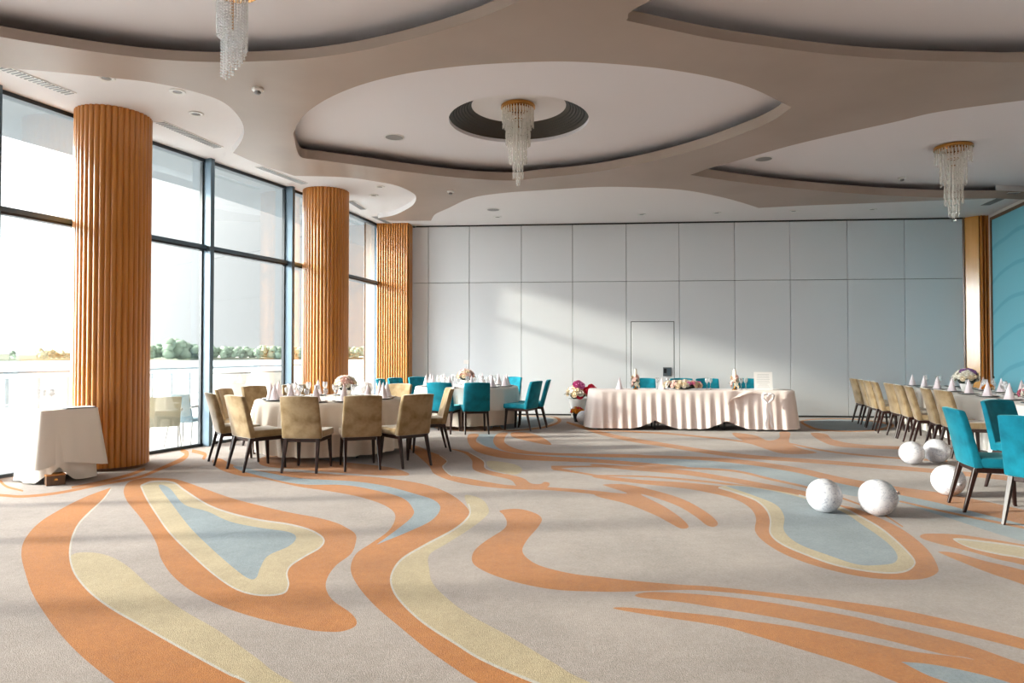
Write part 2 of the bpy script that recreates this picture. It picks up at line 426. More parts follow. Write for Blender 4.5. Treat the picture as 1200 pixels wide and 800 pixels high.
# two bands between the round tables with grey blue between them
L(U_, [(557,510),(583,509),(580,517),(588,525),(607,530),(654,532.5),(750,535),(800,537.5),(869,541.5),(936,553),(1000,568),(1054,579),(1100,588),(1210,612),(1210,636),(1100,603),(1054,589),(1000,581),(960,573),(936,567),(869,554),(800,547.5),(750,542),(688,538),(637,535),(603,532),(573,525)])
L(O_, [(549,509),(549,519),(559,529),(586,536),(620,539),(688,541.5),(750,544.5),(800,548),(800,546),(750,541.5),(688,537),(637,534),(603,531),(573,524),(558,517),(561,509)])
L(O_, [(583,508),(578,517),(586,526),(607,531),(654,533.5),(750,535.5),(750,532.5),(688,531.5),(637,530),(607,526),(592,519),(592,512),(595,507)])
L(O_, [(600,506.5),(620,507),(637,513),(646,521),(627,518.5),(610,514.5),(600,511.5)])
L(O_, [(505,497),(560,499),(605,502),(565,505.5),(520,503.5)])
# ring near the far wall
L(O_, [(590,504.5),(630,502.5),(650,498),(657.5,493.5),(655,489.5),(642,487.8),(590,487.8)])
L(C_, [(590,503),(628,501),(646,497),(653.5,493),(650,489.5),(640,488.2),(590,488.2)])
L(U_, [(590,501.5),(627,499.8),(643,496),(649,492.6),(645,489.6),(635,488.8),(590,488.8)])
L(O_, [(938,493),(960,490.3),(1000,490.5),(1045,496),(1040,503),(1000,506),(960,504),(944,499)])
L(U_, [(942,493.5),(962,491.4),(1000,491.6),(1038,497),(1030,502),(1000,504.5),(962,502.5),(948,498)])
# long thin sweeps in front of the head table
S(O_, [(664,494.5,2),(685,501,3.5),(700,506,4),(734,514,4.5),(784,522,4.5),(835,530,4.5),(886,535.5,4.5),(970,541.5,4.5),(1037,547,4.5),(1110,553,5),(1210,563,6)])
S(O_, [(655,532.5,1.6),(700,533.8,3),(800,536,3.5),(869,541,5),(936,551,6),(987,563,7.5),(1054,575,9),(1100,583,12),(1150,594,15),(1210,608,17)])
S(O_, [(690,540.5,1.6),(735,543.5,2),(767,547,2.2),(835,549.5,2.2),(869,553,2.4),(902,561,2.6),(950,572,2.4),(994,586,2),(1030,600,2),(1058,617,1.5)])
L(O_, [(695,543.5),(744,546.5),(801,550.5),(852,558.5),(886,564.5),(950,577),(950,583),(886,570.5),(852,564),(801,556),(744,551),(700,546.5)])
S(O_, [(700,557,1.6),(751,558,1.8),(801,561.5,2.2),(869,569,2.4),(950,582,2)])
S(O_, [(646,547.5,4),(675,546.5,2),(750,546.5,1.8)])
S(O_, [(648,548.5,4),(675,553,2),(705,558,2),(752,565,2)])
S(O_, [(1054,587,2),(1120,602,2.4),(1210,620,3)])
S(O_, [(700,503.5,1.5),(751,506,2),(801,509.5,2),(869,517,2),(902,525,2)])
L(O_, [(859,507),(885,510),(900,516),(913,513),(914,506),(926,507),(925,518),(938,525),(957,530.5),(919,531.5),(889,523),(866,514)])
S(O_, [(919,518,1.5),(970,528.5,2),(1037,535.5,2),(1110,540,2)])
L(O_, [(950,507.5),(968,508.5),(977,515),(1004,520),(1056,523),(1110,524),(1110,526.5),(1056,526.5),(987,523.5),(963,517)])
# the pond with the orange rim
L(O_, [(700,557),(750,562),(801,565),(842,569),(870,572),(900,580),(936,582),(987,592),(1004,596),(1038,610),(1065,625),(1088,645),(1099,664),(1097,672),(1081,678),(1054,679),(1021,677),(987,671),(950,661),(919,649),(896,635),(885,622),(886,607),(879,595),(862,585),(835,578),(801,572),(750,566.5),(700,560)])
PI_ = [(842,571),(862,577),(886,586),(899,598),(903,610),(903,625),(916,637),(943,649),(977,661),(1011,668),(1041,671),(1061,669),(1071,662),(1070,654),(1054,637),(1031,618),(1004,603),(987,595),(936,580),(886,571),(860,568.5)]
L(Y_, PI_)
S(C_, [(*p, 2.0) for p in PI_[:19]])
L(U_, [(852,569),(862,573),(882,580),(909,591),(919,605),(919,622),(936,637),(970,650),(1004,661),(1027,662),(1048,659),(1051,649),(1038,634),(1011,615),(984,598),(936,582),(886,571.5)])
# forked flames
L(O_, [(700,576),(735,578),(712,570),(708,567.5),(734,567.5),(767,574.5),(801,585),(828,600),(841,612),(837,617),(828,615),(815,605),(795,593),(771,584),(751,579),(778,593),(798,606.6),(807,617),(798,619),(784,612),(767,603),(734,590),(700,581.5)])
# middle hook and the sweeps that leave it
L(O_, [(586,598),(607,596),(627,601),(635,608),(630,618),(618,632),(612,645),(620,655.5),(637,664),(671,672),(704,676),(750,681),(800,685),(835,687),(902,694),(970,702),(1037,711),(1070,717),(1137,732),(1200,748),(1300,776),(1300,776),(1300,790),(1300,790),(1200,761),(1137,745),(1104,737),(1036,723),(969,710),(901,699),(835,692.5),(800,691),(734,693),(704,693),(654,691),(613,684),(579.5,674),(559,664),(553,655.5),(556,645),(569,633.6),(590,620),(594,611.6),(590,603)])
L(O_, [(746,696),(767,693.3),(818,696),(869,701),(936,711),(1004,723),(1037,731.5),(1070,739),(1137,756),(1200,778),(1320,815),(1320,815),(1320,840),(1320,840),(1200,800),(1143,773),(1104,766),(1036,749),(969,735),(901,722),(834,711),(800,705.5),(751,700)])
L(O_, [(720,713),(734,711.5),(784,716),(835,721),(886,728),(936,735.5),(1002,749),(1070,763),(1143,773),(1200,795),(1320,838),(1320,838),(1320,900),(1320,900),(1200,860),(1053,800),(1002,780),(935,759.5),(867,739),(835,731.5),(768,721.5)])
L(U_, [(1056,775),(1056,775),(1090,778),(1137,787),(1185,800),(1260,825),(1220,840),(1115,801),(1085,790)])
# right edge
L(O_, [(1078,628),(1087,625),(1121,626),(1158,631),(1200,638),(1300,655),(1300,655),(1300,690),(1300,690),(1200,662),(1171,655.6),(1137,646),(1104,638),(1083.5,632)])
L(C_, [(1117,632),(1125,630.5),(1154,633.5),(1200,640),(1290,656),(1290,676),(1200,655),(1171,650),(1137,642)])
L(Y_, [(1122,633),(1154,635.5),(1200,642),(1290,658),(1290,674),(1200,653),(1171,648),(1137,640.5)])
L(O_, [(1100,646),(1121,648),(1154,657),(1200,668),(1300,695),(1300,695),(1300,725),(1300,725),(1200,685),(1164.5,673),(1131,660),(1107,650)])
# by the column and the service table
S(O_, [(-60,577,3),(0,580,3),(27,581.5,3),(67,577.5,3),(118,567.5,3),(162,559,3),(189,548.5,3.5),(213,538,5),(219,531,5),(212,527,4)])
S(O_, [(84,571,2.5),(118,564.5,3),(152,556,3.5),(170,549,3)])
S(O_, [(0,563,3),(8,570,2.5),(27,575,2)])
S(O_, [(225,528,4),(240,532,4),(238,538,3)])

LW = []
for m, poly in LAY:
    LW.append([(q.x, q.y) for q in (P(u, v, 0) for u, v in poly)])
V, F, keep, top = planar(ROOM, LW)
order = [B_, O_, Y_, U_, C_]
mb = MB(); mb.v = [(x, y, 0.) for x, y in V]
for i, f in enumerate(F):
    if keep[i]:
        mb.f.append(f); mb.m.append(0 if top[i] < 0 else order.index(LAY[top[i]][0]))
floor = struct(mb.build('floor', [M[k] for k in order]))
# make every face look up
for p in floor.data.polygons:
    if p.normal.z < 0: floor.data.flip_normals(); break

# ------------------------------------------------------------------ far wall: movable partition of tall panels
wd = Vector((1, -.0815, 0)).normalized(); wn = Vector((wd.y, -wd.x, 0))    # along the wall, into the room
def on_wall(u, v, off=0.):
    """point of the far wall seen at a pixel"""
    r = Vector(ray(u, v)); o = Vector((0, 0, CAM_H)); p0 = Vector((-2.16, 15.72, 0)) + wn*off
    t = (p0-o).dot(wn)/r.dot(wn); return o+r*t
def sW(p): return (Vector(p)-Vector((-2.16, 15.72, 0))).dot(wd)
def atW(s, z, off=0.): return Vector((-2.16, 15.72, z))+wd*s+wn*off
RW_ = Matrix((wd, -wn, Vector((0, 0, 1)))).transposed()
seams = [sW(on_wall(u, 330)) for u in (478, 502, 550, 611, 671, 734, 796, 861, 926, 993, 1060, 1133)]
zs = on_wall(800, 329).z
d0, d1 = sW(on_wall(740, 420)), sW(on_wall(790, 420)); dz = on_wall(765, 377).z
mb = MB()
c = (atW(seams[0]-.6, 0)+atW(seams[-1]+.9, 0))/2
mb.box(c+wn*-.10+Vector((0, 0, UP/2)), (seams[-1]-seams[0]+2.4, .12, UP), RW_, 1)
G = .006
for i in range(len(seams)-1):
    a, b = seams[i]+G, seams[i+1]-G
    for z0, z1 in ((.035, zs-G), (zs+G, W-.03)):
        if a < d1 and b > d0 and z0 < 1:          # leave the door leaf out of these panels
            pieces = []
            if a < d0: pieces.append((a, min(b, d0-.012), z0, z1))
            if b > d1: pieces.append((max(a, d1+.012), b, z0, z1))
            pieces.append((max(a, d0-.012), min(b, d1+.012), dz+.014, z1))
        else: pieces = [(a, b, z0, z1)]
        for (p, q, e, f) in pieces:
            mb.box(atW((p+q)/2, (e+f)/2, -.015), (q-p, .05, f-e), RW_, 0)
struct(mb.build('wall_back', [M['wall_panel'], M['dark_gap']], bevel=.003, seg=1))
mb = MB().box(atW((d0+d1)/2, (.035+dz)/2, -.014), (d1-d0-.012, .05, dz-.035), RW_, 0)
door = struct(mb.build('door_1', M['wall_panel'], bevel=.004, seg=1))
mb = MB().box(atW(seams[0]/2+seams[-1]/2, .015, .004), (seams[-1]-seams[0]+.7, .02, .03), RW_)
struct(mb.build('baseboard_back', M['dark_gap']))
mb = MB().box(atW(seams[0]/2+seams[-1]/2, W-.012, .0), (seams[-1]-seams[0]+.7, .05, .024), RW_)
struct(mb.build('trim_2', M['dark_gap']))

# other walls
mb = MB()
ry = Vector((.2617, .9652, 0)); rn = Vector((-ry.y, ry.x, 0))
R_R = Matrix((ry, -rn, Vector((0, 0, 1)))).transposed()
a = Vector((right_x(BACK-.3), BACK-.3, 0)); b = Vector((*RC, 0))+ry*.3
mb.box((a+b)/2 - rn*.075 + Vector((0, 0, UP/2)), ((b-a).length, .15, UP), R_R)
struct(mb.build('wall_right', M['wall_paint']))
mb = MB().box(((MUL[0][0]+right_x(BACK))/2, BACK-.08, UP/2), (right_x(BACK)-MUL[0][0]+.6, .15, UP))
struct(mb.build('wall_front', M['rear_wall']))
# wall return between the window wall and the far partition
mb = MB().box(((LC[0]+seams[0]-2.16)/2-.1, LC[1]+.03, UP/2), (1.1, .12, UP))
struct(mb.build('wall_left', M['wall_paint']))

# ------------------------------------------------------------------ ceiling: dropped soffit with lens shaped recesses
def PT(l): return [(q.x, q.y) for q in (P(u, v, T) for u, v in l)]
central = [(345,162),(344,156),(349.5,144),(363,129),(390,112.5),(429,97.5),(480,85.5),(540,77.5),(600,73.5),(660,72),(720,75),(780,81),(840,91.5),(885,105),(928,126),(928,126),(900,144),(855,162),(810,177),(750,192),(690,202.5),(630,208.5),(600,211.5),(540,208.5),(480,201.6),(420,193.5),(375,187.5),(354,184.5),(348,175.5)]
tl_img = [(-200,-2),(-100,22),(0,43),(60,53),(120,62),(180,69),(240,72.5),(300,72),(360,68.5),(420,60),(480,46.5),(540,29),(580,14),(611,0)]
tr_img = [(758,3),(734,24),(734,24),(780,34),(840,46),(900,54.5),(950,61),(1000,66),(1050,69.5),(1100,71.5),(1150,72.5),(1200,72.5)]
r_img = [(809,205),(809,205),(850,211),(900,217.5),(950,222.5),(1000,226.5),(1050,229.5),(1107,231.6),(1167,232),(1167,232),(1260,236),(1260,236)]
r_img2 = [(1420,97),(1420,97),(1300,107),(1200,117.5),(1100,131),(1050,142.5),(975,159),(925,171),(875,185),(832,197)]
hole_c = smooth_loop(PT(central), 5)
hole_tl = smooth_loop(PT(tl_img)+[(.75,4.9),(1.0,4.1),(.7,3.1),(-.4,2.2),(-2.0,1.7),(-4.0,1.9),(-5.6,2.8),(-6.3,4.2)], 5)
hole_tr = smooth_loop([(6.3,6.45),(7.0,5.6),(6.6,4.4),(5.2,3.6),(3.6,3.7),(2.2,4.4)]+PT(tr_img), 5)
hole_r = smooth_loop(PT(r_img+r_img2), 5)
HOLES = [(hole_c, .135), (hole_tl, .10), (hole_tr, .10), (hole_r, .14)]
out_img = [(0,79),(60,84),(120,90),(180,97),(230,108),(262,120),(280,137),(286,152),(283,165),(273,179),(273,179),(303,192),(345,206),(345,206),(402,207.5),(440,212.5),(465,217.5),(482,225),(487.5,231),(484,240),(472,247.5),(460,252.5),(443,255.5),(443,255.5),(457,258.5),(505,258.5),(505,258.5),(510,251),(525,244),(552,232),(590,226),(640,222.5),(700,219),(750,219.5),(800,222.5),(837,229),(865,236),(889,243.5),(889,243.5),(950,240.5),(1000,238.7),(1083,235.4),(1147,233.2),(1167,232.4),(1167,232.4),(1260,236.4),(1260,236.4)]
o_pts = PT(out_img)
slab = smooth_loop([(-6.3,5.6),(-5.95,6.5)]+o_pts+[(12,BACK-.3),(12,BACK-.3),(-9.6,BACK-.3),(-9.6,BACK-.3),(-8.3,.8),(-7.2,3.3)], 5)
room_big = [(p[0]-.02, p[1]) for p in MUL]+[(LC[0]-.4, LC[1]+.3), (RC[0]+.5, RC[1]+.3), (right_x(BACK)+.4, BACK-.2), (MUL[0][0], BACK-.2)]
n_ = len(room_big); q = MB()
q.add([(x, y, z) for z in (4.80, 4.92) for x, y in room_big], [tuple(range(n_)), tuple(range(n_, 2*n_))]+[(i, (i+1) % n_, n_+(i+1) % n_, n_+i) for i in range(n_)])
struct(q.build('roof', M['canopy']))
V, F, keep, top = planar(room_big, [slab]+[h for h, _ in HOLES])
mb = MB(); mb.v = [(x, y, T) for x, y in V]
mw = MB(); mw.v = [(x, y, W) for x, y in V]
for i, f in enumerate(F):
    if not keep[i]: continue
    if top[i] == 0: mb.f.append(f); mb.m.append(0)
    elif top[i] == -1: mw.f.append(f); mw.m.append(0)
def ribbon(mb, loop, z0, z1, mi, closed=True, th=0.):
    n = len(loop); o = len(mb.v)
    for p in loop: mb.v += [(p[0], p[1], z0), (p[0], p[1], z1)]
    for i in range(n if closed else n-1):
        j = (i+1) % n; mb.f.append((o+2*i, o+2*j, o+2*j+1, o+2*i+1)); mb.m.append(mi)
    if th:        # top ledge and back face, outward of the opening
        a = sum(loop[i][0]*loop[(i+1) % n][1]-loop[(i+1) % n][0]*loop[i][1] for i in range(n))
        sg = 1 if a > 0 else -1; q = []
        for i in range(n):
            x0, y0 = loop[i-1]; x1, y1 = loop[(i+1) % n]; dx, dy = x1-x0, y1-y0; l = math.hypot(dx, dy) or 1
            q.append((loop[i][0]+sg*dy/l*th, loop[i][1]-sg*dx/l*th))
        o2 = len(mb.v)
        for p in q: mb.v += [(p[0], p[1], z0+.01), (p[0], p[1], z1)]
        for i in range(n):
            j = (i+1) % n
            mb.f.append((o+2*i+1, o+2*j+1, o2+2*j+1, o2+2*i+1)); mb.m.append(mi)
            mb.f.append((o2+2*i, o2+2*j, o2+2*j+1, o2+2*i+1)); mb.m.append(mi)
for h, lh in HOLES: ribbon(mb, h, T, T+lh, 0, True, .03)
ribbon(mb, slab, T+.001, W, 1)
struct(mb.build('ceiling', [M['taupe'], M['white_ceiling']]))
# perimeter ceiling, with the drop along the far strip
i0 = min(range(len(slab)), key=lambda i: (slab[i][0]-o_pts[-4][0])**2+(slab[i][1]-o_pts[-4][1])**2)
i1 = min(range(len(slab)), key=lambda i: (slab[i][0]-o_pts[-1][0])**2+(slab[i][1]-o_pts[-1][1])**2)
ribbon(mw, [(p[0], p[1]+.004) for p in slab[i0:i1+1]], W, UP, 0, False)
struct(mw.build('ceiling_perimeter', M['white_ceiling']))
# recess ceiling with the conical well of the chandelier
wc = Vector((.09, 9.05)); r0, r1, wh = .93, .63, .2
circ = [(wc.x+r0*math.cos(2*PI*i/64), wc.y+r0*math.sin(2*PI*i/64)) for i in range(64)]
V, F, keep, top = planar(room_big, [circ])
mb = MB(); mb.v = [(x, y, UP) for x, y in V]
for i, f in enumerate(F):
    if keep[i] and top[i] == -1: mb.f.append(f); mb.m.append(0)
mb.lathe([(r0, UP), (r0, UP+.045)], 64, (wc.x, wc.y, 0), 0, cap=False)
mb.lathe([(r0+.01, UP+.045), (r1, UP+wh)], 64, (wc.x, wc.y, 0), 1, cap=False)
o = len(mb.v)
for i in range(64): mb.v.append((wc.x+r1*math.cos(2*PI*i/64), wc.y+r1*math.sin(2*PI*i/64), UP+wh-.004))
mb.f.append(tuple(range(o, o+64))); mb.m.append(2)
# rows of small holes punched in the dark cone: short raised pins read as the perforation grid
for rr in range(6):
    t = .2+.12*rr; rad = r0+(r1-r0)*t-.002; z = UP+.045+(wh-.045)*t
    for k in range(150):
        a = 2*PI*(k+.5*(rr % 2))/150
        mb.ball((wc.x+(rad)*math.cos(a), wc.y+(rad)*math.sin(a), z-.003), .0085, 4, 2, 3)
struct(mb.build('ceiling_recess', [M['recess_white'], M['dark_metal'], M['white_ceiling'], M['black']]))

# ------------------------------------------------------------------ window wall
for i in range(len(MUL)-1):
    A = Vector((*MUL[i], 0)); B = Vector((*MUL[i+1], 0)); t = (B-A).normalized(); Lb = (B-A).length
    n = Vector((t.y, -t.x, 0)); R = Matrix((t, n, Vector((0, 0, 1)))).transposed()
    root = bpy.data.objects.new('window_%d' % (i+1), None); COL.objects.link(root); root['kind'] = 'structure'
    def wb(name, m, *boxes):
        q = MB()
        for (s, off, z, d) in boxes: q.box(A+t*s+n*off+Vector((0, 0, z)), d, R)
        return q.build(name, m, root, bevel=.004 if name == 'mullion' else 0, seg=1)
    wb('mullion', M['frame_metal'], (0, .09, W/2, (.075, .20, W)))
    wb('gasket', M['gasket'], (.05, .02, W/2, (.022, .05, W)), (-.05+0, .02, W/2, (.022, .05, W)))
    wb('transom', M['frame_metal'], (Lb/2, .05, 3.0, (Lb-.08, .12, .055)))
    wb('transom_gasket', M['gasket'], (Lb/2, .06, 2.955, (Lb-.08, .10, .03)))
    wb('head_rail', M['gasket'], (Lb/2, .03, W-.025, (Lb-.08, .08, .05)))
    wb('sill_rail', M['gasket'], (Lb/2, .03, .02, (Lb-.08, .08, .04)))
    wb('pane', M['pane'], (Lb/2, 0, (3.0+W)/2, (Lb-.05, .012, W-3.0-.01)))
    wb('pane', M['pane'], (Lb/2, 0, 1.485, (Lb-.05, .012, 2.95)))
A = Vector((*MUL[-1], 0)); t = (A-Vector((*MUL[-2], 0))).normalized(); n = Vector((t.y, -t.x, 0))
struct(MB().box(A+n*.06+Vector((0, 0, W/2)), (.1, .24, W), Matrix((t, n, Vector((0, 0, 1)))).transposed()).build('trim_3', M['frame_metal']))
def offset_line(dist):
    o = []
    for i, p in enumerate(MUL):
        a = Vector(MUL[max(0, i-1)]); b = Vector(MUL[min(len(MUL)-1, i+1)]); d = (b-a).normalized()
        o.append((p[0]-d.y*dist, p[1]+d.x*dist))
    a = Vector(o[-2]); b = Vector(o[-1]); e = b+(b-a)*4.0
    return o+[(e.x, e.y)]
def strip(o0, o1, z0, z1, name, m):
    a, b = offset_line(o0), offset_line(o1); q = MB()
    for i in range(len(a)-1):
        vs = [(*a[i], z0), (*b[i], z0), (*b[i+1], z0), (*a[i+1], z0), (*a[i], z1), (*b[i], z1), (*b[i+1], z1), (*a[i+1], z1)]
        q.add(vs, [(0, 1, 2, 3), (7, 6, 5, 4), (0, 4, 5, 1), (1, 5, 6, 2), (2, 6, 7, 3), (3, 7, 4, 0)])
    return struct(q.build(name, m))
strip(-.12, .10, W+.004, 4.9, 'trim_1', M['gasket'])
strip(.10, 2.0, 4.45, 4.75, 'canopy_slab', M['canopy'])
strip(.02, 5.2, -.45, -.12, 'terrace', M['terrace'])

# ------------------------------------------------------------------ columns
def column(name, c, r, z1, nr=40, m='oak'):
    q = MB(); prof = []
    for k in range(nr):
        for j in range(7):
            a = (k+j/7)/nr*2*PI; s = math.sin(PI*(j/7)) if j else 0
            prof.append((a, r-.022+.022*(s**.6 if s > 0 else 0)))
    o = len(q.v); N = len(prof)
    zs_ = (.035, z1)
    for z in zs_:
        for a, rr in prof: q.v.append((c[0]+rr*math.cos(a), c[1]+rr*math.sin(a), z))
    for i in range(N):
        j = (i+1) % N; q.f.append((i, j, N+j, N+i)); q.m.append(0)
    q.lathe([(r-.03, 0), (r-.03, .05)], 40, (c[0], c[1], 0), 1)
    return struct(q.build(name, [M[m], M['oak_dark']], smooth=True, sharp=math.radians(50)))
column('column_1', (-4.95, 8.44), .425, W)
column('column_2', (-3.385, 12.38), .41, W)
# half pilaster at the far left, flat reeded face
pl, pr_ = sW(on_wall(441, 330, .42)), sW(on_wall(478, 330, .42))
q = MB(); q.box(atW((pl+pr_)/2, W/2, .21), (pr_-pl, .38, W), RW_, 1)
n_ = 13; ww = (pr_-pl)/n_
for k in range(n_):
    q.lathe([(ww*.47, 0.01), (ww*.47, W-.005)], 10, atW(pl+ww*(k+.5), 0, .40), 0)
nd = 5
for k in range(nd): q.box(atW(pr_+.005, W/2, .05+.32*(k+.5)/nd), (.03, .045, W-.01), RW_, 0)
struct(q.build('pilaster_1', [M['oak'], M['oak_dark']], smooth=True, sharp=math.radians(50)))
# pilaster at the far right: flat varnished face, slatted return
A_ = on_wall(1131, 415, .0); A_.z = 0; B2 = A_+Vector((.6, -.8, 0))*.285
yc = 14.54; C2 = Vector((right_x(yc), yc, 0)); D2 = Vector((RC[0], RC[1], 0))
q = MB()
q.add([(p.x, p.y, z) for z in (0, W-.002) for p in (A_, B2, C2, D2)], [(0, 1, 5, 4)], 0)
q.f += [(1, 2, 6, 5), (2, 3, 7, 6), (3, 0, 4, 7), (4, 5, 6, 7), (3, 2, 1, 0)]; q.m += [1]*5
Rp = Matrix((Vector((.6, -.8, 0)), Vector((.8, .6, 0)), Vector((0, 0, 1)))).transposed()
q.box(A_+Vector((-.012, -.012, W/2)), (.03, .04, W-.004), Rp, 1)
for k in range(3):
    p = B2+(C2-B2)*((k+.55)/3.1); q.box((p.x, p.y-.02, W/2), (.03, .05, W-.006), None, 2)
struct(q.build('pilaster_2', [M['oak_flat'], M['oak_dark'], M['oak']]))

# ------------------------------------------------------------------ outside: lake and far shore
def flat(name, pts, z, m):
    return struct(MB().add([(x, y, z) for x, y in pts], [tuple(range(len(pts)))]).build(name, m))
flat('lake', [(-3000, -1500), (600, -1500), (600, 3000), (-3000, 3000)], -4.2, M['water'])
def shore_pt(px, D): return Vector(((px-600)/800*D, D, 0))
q = MB()
prof = [(-340, 500), (-100, 520), (0, 560), (80, 600), (170, 640), (260, 660), (340, 700), (430, 760)]
vs = []; N = len(prof)
for px, D in prof:
    p = shore_pt(px, D); vs += [(p.x, p.y, -4.3), (p.x, p.y, -2.0), (p.x*1.6, p.y*1.6, 0.5), (p.x*1.6, p.y*1.6, -4.3)]
fs = []
for i in range(N-1): fs += [(4*i, 4*i+4, 4*i+5, 4*i+1), (4*i+1, 4*i+5, 4*i+6, 4*i+2), (4*i+2, 4*i+6, 4*i+7, 4*i+3)]
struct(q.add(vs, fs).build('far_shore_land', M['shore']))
# far low hill on the left
q = MB()
def hill(i, j):
    u = i/30; px = -260+u*400; D = 1300+j*90; p = shore_pt(px, D)
    h = (18+14*math.sin(u*PI)+6*math.sin(u*9)+3*math.sin(u*23))*math.sin(PI*(j/6))
    return (p.x, p.y, -4+max(0, h)*1.15)
q.grid(hill, 31, 7)
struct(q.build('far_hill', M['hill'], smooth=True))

# ================================================================== OBJECTS
# ------------------------------------------------------------------ chairs
def make_chair(name, kind, fabric):
    t = thing(name, 'velvet dining chair', 'chair')
    q = MB(); q.box((0, .015, .437), (.465, .47, .085))
    st = q.build('seat', fabric, t, smooth=True, bevel=.022, seg=3)
    # backrest: slightly dished shell that leans back, reaching down behind the seat
    q = MB(); nu, nv = 9, 9
    def pt(i, j, s):
        u = -1+2*i/(nu-1); v = j/(nv-1); z = .392+v*.508
        wd_ = .236-.012*v; lean = .215*v+.03*v*v
        th = .075-.02*v
        dish = .045*u*u*(.35+.65*v)
        return (u*wd_, -.212-lean*.62+dish+(th/2 if s > 0 else -th/2)*(1.0), z - (.012*u*u if v > .9 else 0))
    q.grid(lambda i, j: pt(i, j, 1), nu, nv); q.grid(lambda i, j: pt(i, j, -1), nu, nv)
    o = nu*nv; idx = [(i, 0) for i in range(nu)]+[(nu-1, j) for j in range(1, nv)]+[(i, nv-1) for i in range(nu-2, -1, -1)]+[(0, j) for j in range(nv-2, 0, -1)]
    for k in range(len(idx)):
        a = idx[k]; b = idx[(k+1) % len(idx)]
        q.f.append((a[0]*nv+a[1], b[0]*nv+b[1], o+b[0]*nv+b[1], o+a[0]*nv+a[1])); q.m.append(0)
    q.build('backrest', fabric, t, smooth=True, bevel=.014, seg=2)
    q = MB(); q.box((0, .0, .373), (.43, .44, .045))
    q.build('seat_frame', M['dark_wood'], t, bevel=.006, seg=1)
    for sx_ in (-1, 1):
        q = MB().taper((sx_*.205, -.305, 0), (sx_*.19, -.205, .395), .026, .044); q.build('leg', M['dark_wood'], t, bevel=.004, seg=1)
        q = MB().taper((sx_*.205, .225, 0), (sx_*.19, .195, .395), .026, .044); q.build('leg', M['dark_wood'], t, bevel=.004, seg=1)
    return t
beige = First(make_chair('dining_chair', 'beige', M['beige_velvet']))
teal = First(make_chair('dining_chair', 'teal', M['teal_velvet']))
def seat_at(f, c, deg, r, label, group, turn=0.):
    a = math.radians(deg); x, y = c[0]+r*math.cos(a), c[1]+r*math.sin(a)
    rz = math.atan2(c[1]-y, c[0]-x)-PI/2+math.radians(turn)
    return f.put((x, y, 0), rz, label, group)

T1 = (-2.56, 9.62); T2 = (-.88, 13.35)
for deg, r, lab, tr in (
    (-141, 1.27, 'beige velvet chair side-on beside the blue-grey window post, outermost on the window side', -6),
    (-112, 1.38, 'beige velvet chair second from the window post, pale seat showing, near table', -20),
    (-85.5, 1.38, 'beige velvet chair third from the window post, seat strip showing at its right', -8),
    (-60.5, 1.40, 'dark brown-shaded beige chair with its back squarely to the room, middle of the near side', -10),
    (-40.5, 1.58, 'beige velvet chair turned half left, last on the near side before the gap', -8),
    (9, 1.36, 'beige velvet chair with its back to the teal chairs, facing the windows', 6),
    (177, 1.22, 'beige velvet chair mostly hidden behind the outermost window-side chair', 0),
    (146, 1.38, 'beige velvet chair facing the room, between the glass and the round table', 6),
    (123, 1.40, 'beige velvet chair peeking behind the cone napkins, in front of the second column', 0),
    (66, 1.45, 'beige velvet chair on the far side of its table, nearest the reeded pilaster', 0)):
    seat_at(beige, T1, deg, r, lab, 'chairs around the near round table', tr)
for deg, r, lab, tr in (
    (-80, 1.30, 'teal velvet chair with its back to the room, centre front of the far round table', 0),
    (-36, 1.29, 'teal velvet chair side-on with its full seat showing, right of the far round table', 8),
    (-12, 1.27, 'teal velvet chair standing right behind another, nearest the plain partition wall', 8),
    (56, 1.30, 'teal velvet chair at the far right rear of the far round table', 0),
    (-104, 1.26, 'bright turquoise chair behind the beige armless chair, left front of the far round table', 0),
    (174, 1.42, 'teal velvet chair at the far round table, lowest one against the reeded pilaster', 0),
    (152, 1.44, 'teal velvet chair by the left edge of the reeded pilaster foot', 0),
    (130.5, 1.46, 'deep blue-shaded teal chair in front of the right edge of the reeded pilaster', 0)):
    seat_at(teal, T2, deg, r, lab, 'teal chairs around the far round table', tr)

# long table on the right: chairs in a row along its window side
LD = Vector((.262, .965, 0)).normalized(); LN = Vector((LD.y, -LD.x, 0))     # along, away from the camera / towards the right wall
LE = Vector((6.77, 10.3, 0))                                                # a point of its window-side edge
def lt(s, off, z=0.): return LE+LD*s+LN*off+Vector((0, 0, z))
ordn = ['first', 'second', 'third', 'fourth', 'fifth', 'sixth', 'seventh', 'eighth', 'ninth']
row_D = [13.35, 12.8, 12.24, 11.7, 11.12, 10.58, 10.02, 9.50, 8.92]
for k, D in enumerate(row_D):
    c = lt((D-10.3+.21)/LD.y, -.84+.16*(k/8)**1.4+.36+[0, .02, -.02, -.03, .02, .0, -.02, .02, .0][k])
    h = Vector((LN.x, LN.y, 0))
    beige.put((c.x, c.y, 0), math.atan2(h.y, h.x)-PI/2+math.radians([3, -2, 2, -7, 4, -3, -9, -6, 6][k]),
              'beige velvet chair, %s from the partition wall in the row along the long table' % ordn[k], 'row of beige chairs along the long table')
c = lt(2.0, 1.15+.40)
beige.put((c.x, c.y, 0), math.atan2(-LN.y, -LN.x)-PI/2, 'beige chair top on the far side of the long table, before the turquoise panel', 'row of beige chairs along the long table')
T4 = (5.72, 5.62)
teal.put((4.30, 6.10, 0), math.atan2(-.28, .95)-PI/2, 'teal velvet chair side-on behind the balloon, backrest towards the room', 'teal chairs at the right edge')
teal.put((4.34, 5.50, 0), math.atan2(.43, .90)-PI/2, 'large bright turquoise chair cut by the right edge of the photo', 'teal chairs at the right edge')
